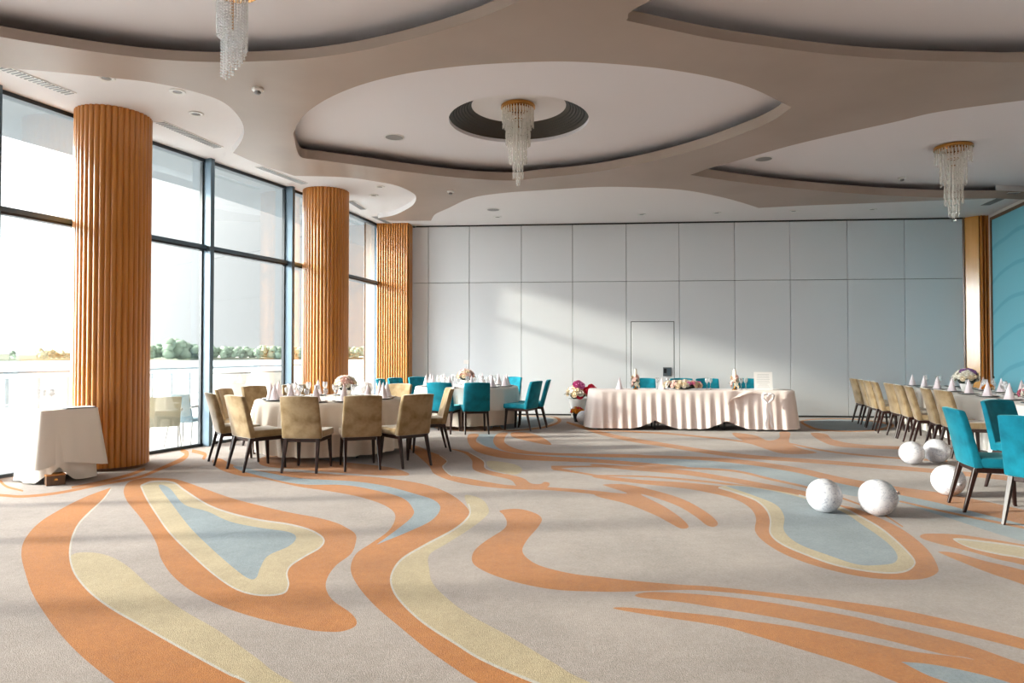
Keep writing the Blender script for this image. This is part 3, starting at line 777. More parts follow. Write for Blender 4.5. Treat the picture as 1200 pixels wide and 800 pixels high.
seat_at(teal, T4, 110, 1.40, 'dark teal chair behind the bright turquoise one, inside of its backrest in shade', 'teal chairs at the right edge', 0)

# ------------------------------------------------------------------ round tables and cloths
def round_table(c, label, cloth_label, clothmat, seed, over_z):
    t = thing('round_table', label, 'table', (*c, 0))
    MB().lathe([(.0, .70), (.94, .70), (.95, .715), (.95, .735), (.94, .742), (0, .742)], 48, cap=False).build('tabletop', M['oak_dark'], t, smooth=True, sharp=.6)
    for k in range(4):
        a = PI/4+k*PI/2
        q = MB().tube([(.62*math.cos(a), .62*math.sin(a), .70), (.70*math.cos(a), .70*math.sin(a), .0)], .018)
        q.build('leg', M['black'], t)
    rnd = random.Random(seed); ph = [rnd.uniform(0, 6.28) for _ in range(6)]
    cl = thing('tablecloth', cloth_label, 'tablecloth', (*c, 0))
    def skirt(R, z0, z1, amp, n1, name, m, flare):
        nv = 12; nu = 220; q = MB(); prof = []
        def wave(a): return .5*math.sin(n1*a+ph[0]+.7*math.sin(2*a+ph[1]))+.32*math.sin((n1+7)*a+ph[2])+.2*math.sin((n1*2+3)*a+ph[3])
        def fn(i, j):
            a = 2*PI*i/nu
            if j <= 2:
                r = (0.0, R*.6, R-.012)[j]; return (r*math.cos(a), r*math.sin(a), z0)
            v = (j-3)/(nv-4); z = z0-.012-(z0-.012-z1)*v
            r = R+flare*v+amp*(v**.8)*wave(a)
            return (r*math.cos(a), r*math.sin(a), z+(.02*math.sin(3*a+ph[4]) if v > .95 and name == 'overlay' else 0))
        q.grid(fn, nu, nv, close_u=True)
        return q.build(name, m, cl, smooth=True)
    skirt(.985, .752, .07, .05, 19, 'underskirt', M['cloth_cream'], -.02)
    skirt(1.0, .757, over_z, .075, 17, 'overlay', clothmat, .04)
    return cl
round_table(T1, 'round banquet table under the cream cloth, nearer one, in front of the columns', 'cream two-layer cloth on the nearer round table with beige chairs', M['cloth_cream'], 3, .36)
round_table(T2, 'round banquet table under white cloth, further one, ringed by teal chairs', 'white two-layer cloth on the further round table with teal chairs', M['cloth'], 9, .36)

# ------------------------------------------------------------------ table settings
def make_napkin():
    q = MB()
    def fn(i, j):
        a = 2*PI*i/20; v = j/7
        r = .062*(1-v)**.9+.002; r *= 1+.12*math.sin(3*a)*(1-v)
        return (r*math.cos(a), r*math.sin(a), v*.225)
    q.grid(fn, 20, 8, close_u=True)
    o = thing('folded_napkin', 'napkin', 'napkin')
    q.build('cone', M['napkin'], o, smooth=True)
    f = MB(); f.add([(.045, -.05, .0), (.075, .0, .0), (.045, .05, .0), (.03, .02, .085), (.03, -.02, .085)], [(0, 1, 4), (1, 2, 3), (1, 3, 4)])
    f.add([(.040, -.05, .0), (.070, .0, .0), (.040, .05, .0), (.027, .02, .085), (.027, -.02, .085)], [(0, 4, 1), (1, 3, 2), (1, 4, 3)])
    f.build('folded_cuff', M['napkin'], o)
    return o
def make_plate():
    o = thing('charger_plate', 'plate', 'plate')
    MB().lathe([(0, 0), (.09, 0), (.15, .014), (.152, .017), (.148, .017), (.09, .006), (0, .006)], 28, cap=False).build('rim', M['charger'], o, smooth=True)
    MB().lathe([(0, .007), (.075, .007), (.115, .018), (.117, .021), (.112, .021), (.075, .011), (0, .011)], 28, cap=False).build('dinner_plate', M['china'], o, smooth=True)
    return o
def make_glass(h, r, bowl):
    o = thing('wine_glass', 'glass', 'glass')
    MB().lathe([(r*.35+.0, h-bowl), (r*.85, h-bowl*.72), (r, h-bowl*.42), (r*.86, h), (r*.82, h), (r*.95, h-bowl*.42), (r*.8, h-bowl*.70), (0.001, h-bowl+.008)], 14, cap=False).build('bowl', M['glass'], o, smooth=True)
    MB().lathe([(.0, 0), (r*.9, 0), (r*.88, .003), (.006, .010), (.0045, h-bowl-.005), (r*.35, h-bowl+.002), (0, h-bowl+.004)], 14, cap=False).build('stem', M['glass'], o, smooth=True)
    return o
nap = First(make_napkin()); pla = First(make_plate()); gl1 = First(make_glass(.215, .036, .10)); gl2 = First(make_glass(.17, .034, .085))
def make_cutlery():
    o = thing('table_knife', 'knife', 'cutlery')
    MB().box((0, 0, .003), (.016, .11, .004)).build('handle', M['steel'], o); MB().taper((0, .055, .003), (0, .16, .003), .018, .008, d0=.004, d1=.004).build('blade', M['steel'], o)
    return o
def setting(x, y, z, ang, where, g, glasses=2):
    """plate with cone napkin facing ang (towards the table centre), glasses beyond it"""
    ca, sa = math.cos(ang), math.sin(ang)
    pla.put((x, y, z), ang, 'grey charger with white plate under a cone napkin %s' % where, 'plates '+g)
    nap.put((x, y, z+.012), ang+random.uniform(-.5, .5), 'pale pink napkin folded to a tall cone %s' % where, 'cone napkins '+g)
    if glasses:
        gl1.put((x+ca*.24-sa*.05, y+sa*.24+ca*.05, z), 0, 'tall clear wine glass standing %s' % where, 'wine glasses '+g)
    if glasses > 1:
        gl2.put((x+ca*.22+sa*.07, y+sa*.22-ca*.07, z), 0, 'short clear water glass standing %s' % where, 'water glasses '+g)
for k in range(14):
    a = math.radians(-88+k*360/14)
    setting(T1[0]+.79*math.cos(a), T1[1]+.79*math.sin(a), .758, a+PI, 'on the nearer round table', 'on the nearer round table')
for k in range(12):
    a = math.radians(-80+k*30)
    setting(T2[0]+.79*math.cos(a), T2[1]+.79*math.sin(a), .758, a+PI, 'on the further round table', 'on the further round table')

# ------------------------------------------------------------------ flowers
def petal_head(m, r, rnd, name, parent, loc, up=(0, 0, 1)):
    q = MB(); q.ball((0, 0, r*.35), r*.42, 8, 5)
    for ring, (n_, rad, hh, w_) in enumerate(((5, .55, .75, .62), (7, .95, .35, .62))):
        for k in range(n_):
            a = 2*PI*k/n_+ring*.4+rnd.uniform(-.15, .15); ca, sa = math.cos(a), math.sin(a)
            def fn(i, j, ca=ca, sa=sa):
                u = -1+i; v = j/2
                rr = r*rad*(.25+.75*v); wv = r*w_*math.sin(PI*(.25+.6*v))*u
                zz = r*(.05+hh*v)-r*.12*abs(u)
                return (rr*ca-wv*sa, rr*sa+wv*ca, zz)
            q.grid(fn, 3, 3)
    o = q.build(name, m, parent, smooth=True); o.location = loc
    o.rotation_mode = 'QUATERNION'; o.rotation_quaternion = Vector(up).to_track_quat('Z', 'Y')
    return o
def leaf_blade(parent, m, base, d, ln, wd_, name='leaf'):
    d = Vector(d).normalized(); s = d.cross(Vector((0, 0, 1)))
    if s.length < .1: s = Vector((1, 0, 0))
    s.normalize(); u = s.cross(d); q = MB(); base = Vector(base)
    def fn(i, j):
        v = j/5; x = (i-1)*wd_*math.sin(PI*min(.98, v*.95+.05))
        return base+d*ln*v+s*x-Vector((0, 0, 1))*ln*.25*v*v+u*abs(i-1)*wd_*.25
    q.grid(fn, 3, 6)
    return q.build(name, m, parent, smooth=True)
def bouquet(name, label, loc, R, squash, mats, n, hr, vase=None, base_z=0., seed=1, leaves=8, group=None, length=None, rz=0.):
    rnd = random.Random(seed); t = thing(name, label, 'flowers', loc, rz, group)
    if vase: vase(t)
    MB().ball((0, 0, base_z), R*.72, 14, 8, 0, (1*(length or 1), 1, squash)).build('foliage_core', M['leaf_dark'], t, smooth=True)
    for k in range(n):
        ph_ = math.acos(1-(k+.5)/n*1.05); th = k*2.39996+rnd.uniform(-.2, .2)
        d = Vector((math.sin(ph_)*math.cos(th), math.sin(ph_)*math.sin(th), math.cos(ph_)))
        p = Vector((d.x*R*.8*(length or 1), d.y*R*.8, base_z+d.z*R*squash*.8))
        m = M[mats[(k*7+rnd.randrange(2)) % len(mats)]]
        petal_head(m, hr*rnd.uniform(.85, 1.15), rnd, 'flower_head', t, p, (d.x, d.y, d.z+.25))
    for k in range(leaves):
        a = 2*PI*k/leaves+rnd.uniform(-.3, .3)
        leaf_blade(t, M['leaf'], (.55*R*(length or 1)*math.cos(a), .55*R*math.sin(a), base_z-.02), (math.cos(a)*1.2, math.sin(a), .35), R*.75, R*.16)
    return t
def urn(h, r, m):
    def f(t): MB().lathe([(0, 0), (r*.62, 0), (r*.66, .01), (r*.80, h*.45), (r, h*.93), (r*1.02, h), (r*.94, h), (r*.78, h*.5), (0, h*.45)], 24, cap=False).build('vase', m, t, smooth=True, sharp=.7)
    return f
bouquet('bouquet', 'round bouquet of white and blush roses in a white vase on the nearer round table', (T1[0]+.22, T1[1]-.02, .758), .15, .85,
        ['f_white', 'f_white', 'f_blush', 'f_cream'], 34, .05, urn(.12, .085, M['china']), .19, 2)
bouquet('bouquet', 'round bouquet of blush and rose flowers in a white vase on the further round table', (T2[0]-.02, T2[1]-.05, .758), .17, .8,
        ['f_blush', 'f_cream', 'f_blush', 'f_rose', 'f_white'], 34, .055, urn(.12, .09, M['china']), .19, 3)
def card(name, label, loc, w_, h_, rz, tilt=.12, lines=0, text_part=True):
    t = thing(name, label, 'card', loc, rz)
    R = Matrix.Rotation(tilt, 3, 'X')
    MB().box(R @ Vector((0, 0, h_/2)), (w_, .004, h_), R).build('sheet', M['paper'], t)
    MB().box((0, .03, .006), (w_*.6, .06, .006)).build('easel_foot', M['plastic'], t)
    if lines:
        q = MB()
        rnd = random.Random(5)
        for k in range(lines):
            z = h_*(.86-.72*k/max(1, lines-1)); ww = w_*rnd.uniform(.45, .72)
            q.box(R @ Vector((0, -.0025, z)), (ww, .0015, h_*.016), R)
        q.build('printed_lines', M['ink'], t)
    return t
def number_card(label, loc, rz):
    t = thing('table_card', label, 'card', loc, rz)
    MB().box((0, 0, .47), (.10, .004, .075)).build('card', M['paper'], t)
    MB().tube([(0, .004, .01), (0, .004, .44)], .003, 6).build('pick', M['steel'], t)
    MB().lathe([(0, 0), (.03, 0), (.03, .008), (0, .012)], 12, cap=False).build('foot', M['steel'], t)
    return t
number_card('small white card on a pick above the white bouquet of the nearer round table', (T1[0]+.29, T1[1]+.20, .758), -.25)
number_card('small grey-white card on a pick above the blush bouquet of the further table', (T2[0]-.03, T2[1]+.2, .758), 0.)

# ------------------------------------------------------------------ long table on the right
S0, S1, LWD = -2.4, 3.75, 1.15
t = thing('long_table', 'long banquet table under white cloth beside the row of beige chairs', 'table', lt(0, LWD/2))
RL = Matrix((LD, -LN, Vector((0, 0, 1)))).transposed()
MB().box(LD*((S0+S1)/2)+Vector((0, 0, .725)), (S1-S0-.08, LWD-.08, .03), RL).build('tabletop', M['oak_dark'], t)
for s in (S0+.3, -.5, 1.4, S1-.3):
    for e in (-.42, .42):
        p = LD*s+LN*e; MB().tube([p+Vector((0, 0, .71)), p+Vector((0, 0, 0))], .02).build('leg', M['black'], t)
def rect_cloth(name, label, origin, ax, ay, x0, x1, y0, y1, z0, hem, amp, wl, m, flare=.05, corner=.08, hemf=None, ez=0.):
    """cloth over a rectangle (in ax, ay axes from origin) with hanging pleated sides"""
    t = thing(name, label, 'tablecloth', origin)
    per = []       # (point, outward normal, arc length)
    def side(p, q_, nrm, n):
        for k in range(n): per.append((p+(q_-p)*(k/n), nrm))
    c = corner
    pts = [(x0+c, y0), (x1-c, y0), (x1, y0+c), (x1, y1-c), (x1-c, y1), (x0+c, y1), (x0, y1-c), (x0, y0+c)]
    nr = [(0, -1), None, (1, 0), None, (0, 1), None, (-1, 0), None]
    for k in range(8):
        a = Vector(pts[k]); b = Vector(pts[(k+1) % 8])
        if nr[k] is not None:
            n = max(6, int((b-a).length/wl*9)); side(a, b, Vector(nr[k]), n)
        else:
            n0 = Vector(nr[k-1]); n1 = Vector(nr[(k+1) % 8]); cc = a-n0*c
            for i in range(10):
                f = i/10*PI/2; nn = n0*math.cos(f)+n1*math.sin(f); per.append((cc+nn*c, nn))
    N = len(per); s = 0.; arc = []
    for k in range(N):
        arc.append(s); s += (per[(k+1) % N][0]-per[k][0]).length + .02*0
    nv = 10
    rnd = random.Random(4); p1, p2 = rnd.uniform(0, 6), rnd.uniform(0, 6)
    kk = max(1, round(s/wl)); sc_ = 2*PI*kk/s
    def fn(i, j):
        p, n = per[i]; v = max(0, (j-1)/(nv-2)); w_ = math.sin(arc[i]*sc_+.8*math.sin(arc[i]*1.7+p1))+.45*math.sin(arc[i]*sc_*.47+p2)
        hz = hem if hemf is None else hemf(p, n)
        z = z0-(z0-hz)*v
        if j == 0: off = -.015; z = z0
        elif j == 1: off = 0.; z = z0-.012
        else: off = flare*v+amp*v**.7*(w_*.5+.2)
        q_ = p+n*off
        return ax*q_.x+ay*q_.y+Vector((0, 0, z))
    q = MB(); q.grid(fn, N, nv, close_u=True)
    q.f.append(tuple(i*nv for i in range(N))); q.m.append(0)
    q.build('skirt', m, t, smooth=True, sharp=math.radians(70))
    return t
rect_cloth('tablecloth', 'white cloth hanging from the long table behind the row of beige chairs', lt(0, 0), LD, LN, S0, S1, 0., LWD, .757, .05, .03, .24, M['cloth'], .01)
for k in range(8):
    s = S1-.45-k*.72; p = lt(s, .24)
    setting(p.x, p.y, .758, math.atan2(LN.y, LN.x), 'on the long table', 'on the long table')
    p = lt(s-.1, LWD-.24)
    setting(p.x, p.y, .758, math.atan2(-LN.y, -LN.x), 'on the long table', 'on the long table')
p = lt(1.35, .52)
bouquet('bouquet', 'full bouquet of white and lilac roses on the long table by the beige chairs', (p.x, p.y, .758), .19, .85,
        ['f_white', 'f_lilac', 'f_cream', 'f_white', 'f_lilac'], 36, .06, urn(.13, .10, M['china']), .21, 5)
p = lt(-.75, .62)
bouquet('flower_runner', 'low white and blush flower runner on the long table below the turquoise panel', (p.x, p.y, .758), .15, .55,
        ['f_white', 'f_cream', 'f_blush', 'f_white', 'f_rose'], 40, .05, None, .066, 6, 10, None, 1.7, math.atan2(LD.y, LD.x))
number_card('small white card standing in the low flower runner of the long table', lt(-.50, .74, .758), -.25)
p = lt(.12, .40)
bouquet('posy', 'small orange and yellow posy on the long table between cone napkins', (p.x, p.y, .758), .075, .8,
        ['f_orange', 'f_cream', 'f_orange'], 12, .035, urn(.07, .05, M['glass']), .105, 8, 4)
p = lt(.35, .55)
q = thing('water_bottle', 'dark capped bottle standing on the long table near the orange posy', 'bottle', (p.x, p.y, .758))
MB().lathe([(0, 0), (.036, 0), (.037, .15), (.03, .19), (.014, .225), (.013, .26), (0, .26)], 16, cap=False).build('bottle_body', M['glass'], q, smooth=True)
MB().lathe([(0, .255), (.016, .255), (.016, .285), (0, .285)], 14, cap=False).build('cap', M['leaf_dark'], q, smooth=True, sharp=.6)

# ------------------------------------------------------------------ head table by the partition
hd = wd
hl = Vector((1.42, 12.56, 0)); HX = 3.72
hn = Vector((-hd.y, hd.x, 0))             # away from the camera
def ht(x, y, z=0.): return hl+hd*x+hn*y+Vector((0, 0, z))
t = thing('head_table', 'long head table hidden under the swagged blush cloth by the partition', 'table', ht(0, 0))
RH = Matrix((hd, hn, Vector((0, 0, 1)))).transposed()
MB().box(hd*HX/2+hn*.36+Vector((0, 0, .70)), (HX-.36, .60, .03), RH).build('tabletop', M['oak_dark'], t)
for x in (.3, 1.2, 2.45, HX-.3):
    for y in (.12, .6):
        p = hd*x+hn*y; MB().tube([p+Vector((0, 0, .69)), p], .016).build('leg', M['black'], t)
def swag(p, n):
    z = .035
    if n.y < -.5:
        for c0 in (.315*HX+.02, .655*HX+.02):
            z += .15*max(0., 1-abs(p.x-c0)/.42)**1.35
    return z
cl = rect_cloth('tablecloth', 'pleated blush satin cloth with swagged hem on the head table', hl, hd, hn, 0, HX, 0, .74, .727, .03, .034, .17, M['cloth_pink'], .075, .22, swag)
# turned-up corner on the cloth's front
q = MB(); b0 = Vector((2.42, -.02, .715))
def fl(i, j):
    u, v = i/6, j/8
    x = 2.40+.62*u*(1-v*.85)+.05*v; z = .722-.30*v*(1-.55*u)
    p = hd*x+hn*(-.035-.05*v-.02*math.sin(u*9))
    return (p.x, p.y, z)
q.grid(fl, 7, 9); q.build('turned_flap', M['cloth_pink'], cl, smooth=True)
# heart wreath with ribbon on the cloth's front
hp = ht(3.17, -.10, .0)
t = thing('heart_wreath', 'white heart wreath with hanging ribbons on the right front of the head table cloth', 'decoration', hp)
pts = []
for k in range(33):
    a = 2*PI*k/32; x = .0062*16*math.sin(a)**3; z = .0062*(13*math.cos(a)-5*math.cos(2*a)-2*math.cos(3*a)-math.cos(4*a))
    pts.append(hd*x+hn*(-.0)+Vector((0, 0, .60+z)))
MB().tube(pts, .022, 8).build('heart', M['napkin_white'], t, smooth=True)
for dx, zb in ((-.03, .05), (.03, .09)):
    q = MB()
    def rb(i, j, dx=dx, zb=zb):
        v = j/14; w_ = (-.018+.036*i); p = hd*(dx*(.4+v)+w_+.008*math.sin(v*14))+hn*(-.03-.02*v+.01*math.sin(v*9)+.004*i)
        return (p.x, p.y, .52-(.52-zb)*v)
    q.grid(rb, 2, 15); q.build('ribbon', M['napkin_white'], t, smooth=True)
q = MB(); q.tube([(0, 0, .705), (0, -.004, .62)], .004, 6); q.build('hanging_loop', M['napkin_white'], t)
card('menu_board', 'white printed card standing on the right end of the head table', ht(3.17, .18, .728), .33, .33, math.atan2(hd.y, hd.x), -.10, 9)
p = ht(1.72, .22)
bouquet('flower_runner', 'long garland of cream, blush and pink roses in the middle of the head table', (p.x, p.y, .728), .16, .55,
        ['f_white', 'f_blush', 'f_cream', 'f_blush', 'f_white', 'f_blush', 'f_cream', 'f_white', 'f_pink', 'f_blush', 'f_cream'], 64, .055, None, .068, 12, 14, None, 2.6, math.atan2(hd.y, hd.x))
for x, lab in ((.86, 'left'), (2.66, 'right')):
    p = ht(x, .2)
    t = thing('candlestick', 'white pillar candle in a flower-wrapped holder on the %s of the head table' % ('left half' if lab == 'left' else 'right half'), 'candle', (p.x, p.y, .728))
    MB().lathe([(0, 0), (.05, 0), (.05, .012), (.018, .03), (.014, .20), (.032, .22), (.032, .235), (0, .235)], 16, cap=False).build('holder', M['brass'], t, smooth=True, sharp=.7)
    MB().lathe([(0, .235), (.03, .235), (.028, .375), (.006, .385), (0, .385)], 16, cap=False).build('candle', M['wax'], t, smooth=True, sharp=.7)
    MB().tube([(0, 0, .38), (.002, 0, .40)], .002, 5).build('wick', M['black'], t)
    rnd = random.Random(3 if lab == 'left' else 4)
    for k in range(12):
        a = k*2.4; z = .06+.018*k
        petal_head(M[['f_cream', 'f_blush', 'f_white'][k % 3]], .042, rnd, 'flower_head', t, (.045*math.cos(a), .045*math.sin(a), z), (math.cos(a), math.sin(a), .3))
    for k in range(5):
        a = k*1.3; leaf_blade(t, M['leaf'], (.03*math.cos(a), .03*math.sin(a), .07+.02*k), (math.cos(a), math.sin(a), .3), .09, .018)
for x, lab in ((.57, 'left of the left candle'), (1.35, 'just left of the rose garland')):
    p = ht(x, .25); nap.put((p.x, p.y, .728), .4, 'white cone napkin on the head table %s' % lab)
for x, y in ((2.18, .3), (2.26, .38), (2.80, .3), (2.90, .36), (1.28, .35), (1.48, .42)):
    p = ht(x, y); gl1.put((p.x, p.y, .728), 0, 'clear wine glass on the head table', 'glasses on the head table')
for u, lab in ((754.5, 'leftmost, behind the left candle'), (798.5, 'second from left, behind the garland'), (829, 'third from left, behind the garland'), (873, 'rightmost, behind the right candle')):
    D = 13.63-.08*((u-755)/118); teal.put(((u-600)/800*(D+.1), D-.09, 0), PI+math.atan2(hd.y, hd.x), 'teal chair top showing over the head table, %s' % lab, 'teal chairs behind the head table')

# ------------------------------------------------------------------ flower pots left of the head table
p = P(677, 489.5)
t = bouquet('potted_flowers', 'tall white pot of white, pink and red flowers left of the head table', (p.x, p.y, 0), .24, .75,
            ['f_white', 'f_cream', 'f_red', 'f_white', 'f_pink', 'f_orange', 'f_white'], 30, .085, urn(.42, .20, M['china']), .52, 21, 10)
rnd = random.Random(2)
for k, (dx, dz, m) in enumerate(((.0, .74, 'f_pink'), (.06, .70, 'f_pink'), (-.05, .72, 'f_pink'), (.18, .60, 'f_red'), (.27, .66, 'f_red'), (.32, .62, 'f_red'), (.05, .56, 'f_red'), (.02, .48, 'f_red'), (.24, .52, 'f_red'))):
    petal_head(M[m], .085, rnd, 'flower_head', t, (dx, -.16, dz), (.2, -1, .4))
p = P(675, 492.5)
t = bouquet('potted_flowers', 'small dark pot of orange and yellow flowers before the tall white pot', (p.x, p.y-.28, 0), .13, .7,
            ['f_orange', 'f_cream', 'f_orange', 'f_red'], 20, .05, urn(.16, .095, M['black']), .20, 22, 8)

# ------------------------------------------------------------------ balloons
m = mat('printed_balloon', 'DEDDE1', .25, spec=.5); M['balloon'] = m
n = m.node_tree; b = n.nodes['Principled BSDF']; b.inputs['Subsurface Weight'].default_value = .0
tc_ = n.nodes.new('ShaderNodeTexCoord'); no = n.nodes.new('ShaderNodeTexNoise'); no.inputs['Scale'].default_value = 2.0; no.inputs['Detail'].default_value = 6; no.inputs['Distortion'].default_value = 1.8
rp = n.nodes.new('ShaderNodeValToRGB'); e = rp.color_ramp.elements
e[0].position = .47; e[0].color = (*lin('DCDBDF'), 1); e[1].position = .50; e[1].color = (*lin('A6A8B6'), 1)
x = e.new(.53); x.color = (*lin('DCDBDF'), 1)
n.links.new(tc_.outputs['Object'], no.inputs['Vector']); n.links.new(no.outputs[0], rp.inputs[0]); n.links.new(rp.outputs[0], b.inputs['Base Color'])
def make_balloon():
    t = thing('balloon', 'balloon', 'balloon'); q = MB(); nv = 16; nu = 28
    def fn(i, j):
        th = PI*j/nv; a = 2*PI*i/nu; r = math.sin(th)*(1-.04*math.cos(th)**2*(1 if math.cos(th) < 0 else -.2))
        return (r*math.cos(a), r*math.sin(a), -math.cos(th)*(1.03 if math.cos(th) < 0 else .98)*-1)
    q.grid(fn, nu, nv+1, close_u=True); q.build('skin', M['balloon'], t, smooth=True)
    MB().lathe([(.03, -1.0), (.035, -1.05), (.09, -1.10), (.10, -1.13), (.02, -1.12)], 12, cap=True).build('knot', M['balloon'], t, smooth=True)
    return t
bal = First(make_balloon())
for u, v, r, lab, tl in ((969.5, 602, .147, 'white marbled balloon on the carpet, left of the two in the open', (1.2, .5)),
                         (1033, 606, .155, 'white marbled balloon on the carpet, right of the two in the open', (1.9, -.4)),
                         (1072, 545, .145, 'white balloon under the row of beige chairs, left of the two together', (1.4, .8)),
                         (1101, 543, .152, 'white balloon beside the teal chair back, right of the two together', (1.3, -.7)),
                         (1116, 582, .15, 'white marbled balloon behind the legs of the side-on teal chair', (1.5, .3)),
                         (684, 497.5, .135, 'white balloon at the left foot of the head table cloth', (1.6, .2))):
    p = P(u, v); o = bal.put((p.x, p.y+r*.4, r*1.0), random.uniform(0, 6), lab, 'balloons on the carpet', tl); o.scale = (r, r, r)

# ------------------------------------------------------------------ service table with a white cloth by the first column
Nc = Vector((-4.97, 7.23, 0)); e1 = (Vector((-4.68, 7.68, 0))-Nc); ln1 = e1.length; e1.normalize(); e2 = Vector((-e1.y, e1.x, 0))
t = thing('service_table', 'small side table hidden under the white cloth by the window', 'table', Nc)
RS = Matrix((e1, e2, Vector((0, 0, 1)))).transposed()
MB().box(e1*ln1/2+e2*.25+Vector((0, 0, .75)), (ln1-.06, .44, .025), RS).build('tabletop', M['oak_dark'], t)
for x in (.05, ln1-.05):
    for y in (.06, .44):
        p = e1*x+e2*y; MB().tube([p+Vector((0, 0, .74)), p], .016).build('leg', M['black'], t)
def lift(p, n):
    z = .02
    if n.y < -.3 or n.x < -.3: z += .17*max(0., 1-abs(p.x-.13)/.17)*max(0, -n.y)
    return z
cl = rect_cloth('tablecloth', 'white cloth with lifted hem on the small side table by the first column', Nc, e1, e2, 0, ln1, 0, .46, .775, .02, .05, .30, M['cloth'], .06, .05, lift)
q = MB()
def ov(i, j):
    s = -.24+(ln1+.44)*i/34; v = j/10
    if s < 0: p = e2*(-s); n_ = -e1
    elif s < ln1: p = e1*s; n_ = -e2
    else: p = e1*ln1+e2*(s-ln1); n_ = e1
    for c_, d_ in ((0., (-e1-e2).normalized()), (ln1, (e1-e2).normalized())):
        k_ = max(0., 1-abs(s-c_)/.07); n_ = (n_*(1-k_)+d_*k_*1.25)
    cor = max(math.exp(-(s/.06)**2), math.exp(-((s-ln1)/.06)**2))
    off = .022+.06*v+.05*v*cor+.018*v*math.sin(s*17+1.1)+.012*v*math.sin(s*31)
    p = p+n_*off
    hem_ = .20+.02*math.sin(s*9)-.03*cor+(.25*max(0, -s)+.25*max(0, s-ln1))
    z = .783-(.783-hem_)*v
    return (p.x, p.y, z)
q.grid(ov, 35, 11); q.build('overlay', M['cloth'], cl, smooth=True)
p = P(66, 566)
t = thing('wooden_box', 'small brown wooden box half under the lifted white cloth hem', 'box', (p.x+.02, p.y-.06, 0), .75)
MB().box((0, 0, .05), (.17, .16, .10)).build('box_body', M['oak_dark'], t, bevel=.004, seg=1)
MB().box((0, 0, .107), (.18, .17, .014)).build('lid', M['oak'], t, bevel=.003, seg=1)
MB().box((0, -.082, .06), (.03, .006, .02)).build('clasp', M['brass'], t)
p = Nc+e1*.42+e2*.14
t = thing('menu_folder', 'dark-edged menu folder lying on the white side table by the column', 'folder', (p.x, p.y, .778), .9)
MB().box((0, 0, .006), (.30, .21, .010)).build('cover', M['charger'], t, bevel=.002, seg=1); MB().box((0, 0, .0125), (.285, .195, .004)).build('pages', M['paper'], t)
for x, y in ((.10, .30), (.16, .38), (.22, .31), (.05, .40), (.27, .40), (.12, .22)):
    p = Nc+e1*x+e2*y; gl1.put((p.x, p.y, .778), 0, 'clear wine glass on the white side table by the window', 'glasses on the side table')

# ------------------------------------------------------------------ chandeliers
def crystal_chandelier(name, label, loc, tiers, plate_r, seed):
    t = thing(name, label, 'chandelier', loc); rnd = random.Random(seed)
    MB().lathe([(0, 0), (plate_r, 0), (plate_r+.012, -.012), (plate_r+.012, -.045), (plate_r-.02, -.05), (0, -.05)], 40, cap=False).build('ceiling_plate', M['brass'], t, smooth=True, sharp=.6)
    for k, (r, z0, z1, n_) in enumerate(tiers):
        q = MB()
        for i in range(n_):
            a = 2*PI*i/n_+k*.2; x, y = r*math.cos(a), r*math.sin(a)
            zb = z1+rnd.uniform(-.03, .03); zt = z0
            seg_ = .095; z = zt
            while z > zb+.03:
                zl = max(zb, z-seg_)
                q.lathe([(.001, z), (.0075, z-.012), (.0085, (z+zl)/2), (.0075, zl+.012), (.001, zl+.002)], 6, (x, y, 0), cap=False)
                z = zl-.004
        q.build('crystal_tier', M['crystal'], t)
        rg = [(r*math.cos(2*PI*i/32), r*math.sin(2*PI*i/32), z0+.004) for i in range(33)]
        MB().tube(rg, .006, 6).build('tier_ring', M['brass'], t, smooth=True)
    MB().tube([(0, 0, -.05), (0, 0, tiers[-1][1])], .008, 8).build('stem', M['brass'], t)
    return t
crystal_chandelier('chandelier', 'tiered crystal chandelier hanging from the round well in the middle ceiling lens', (wc.x-.01, wc.y-.05, UP+wh-.004),
    [(.205, -.05, -.30, 34), (.16, -.06, -.55, 24), (.115, -.10, -.80, 18), (.065, -.2, -1.0, 11), (.02, -.3, -1.08, 5)], .215, 1)
pr = P(1117, 171, UP)
crystal_chandelier('chandelier', 'tiered crystal chandelier on a brass plate near the turquoise panel', (pr.x, pr.y, UP),
    [(.235, -.05, -.26, 34), (.17, -.06, -.60, 24), (.12, -.10, -.88, 17), (.07, -.2, -1.06, 11), (.025, -.3, -1.12, 5)], .245, 2)
pl_ = PD(272, 40, 5.7)
t = thing('chandelier', 'spiral bead-string chandelier hanging at the top left, partly out of the photo', 'chandelier', (pl_.x, pl_.y, UP))
MB().lathe([(0, 0), (.2, 0), (.21, -.012), (.21, -.045), (0, -.05)], 40, cap=False).build('ceiling_plate', M['brass'], t, smooth=True, sharp=.6)
MB().tube([(0, 0, -.05), (0, 0, -.38)], .011, 8).build('stem', M['brass'], t)
zb_ = CAM_H+(415-93)/800*5.7-UP-.07
n_ = 26
for i in range(n_):
    a = 2*PI*i/n_; r = .118; x, y = r*math.cos(a), r*math.sin(a)
    f = (x/r+1)/2
    zend = zb_+.02+.22*max(0., (x/r+.55)/1.55)+(.0 if y < 0 else .12)
    if x < -.55*r: zend = zb_+.45+.1*f
    q = MB(); z = -.05
    while z > zend:
        q.ball((x, y, z), .0105, 6, 4); z -= .0255
    q.build('bead_string', M['bead'], t, smooth=True)
for i in range(14):
    a = 2*PI*i/14; r = .068; x, y = r*math.cos(a), r*math.sin(a); zend = zb_+.08+.16*(x/r+1)/2
    q = MB(); z = -.3
    while z > zend:
        q.ball((x, y, z), .0105, 6, 4); z -= .0255
    q.build('bead_string', M['bead'], t, smooth=True)

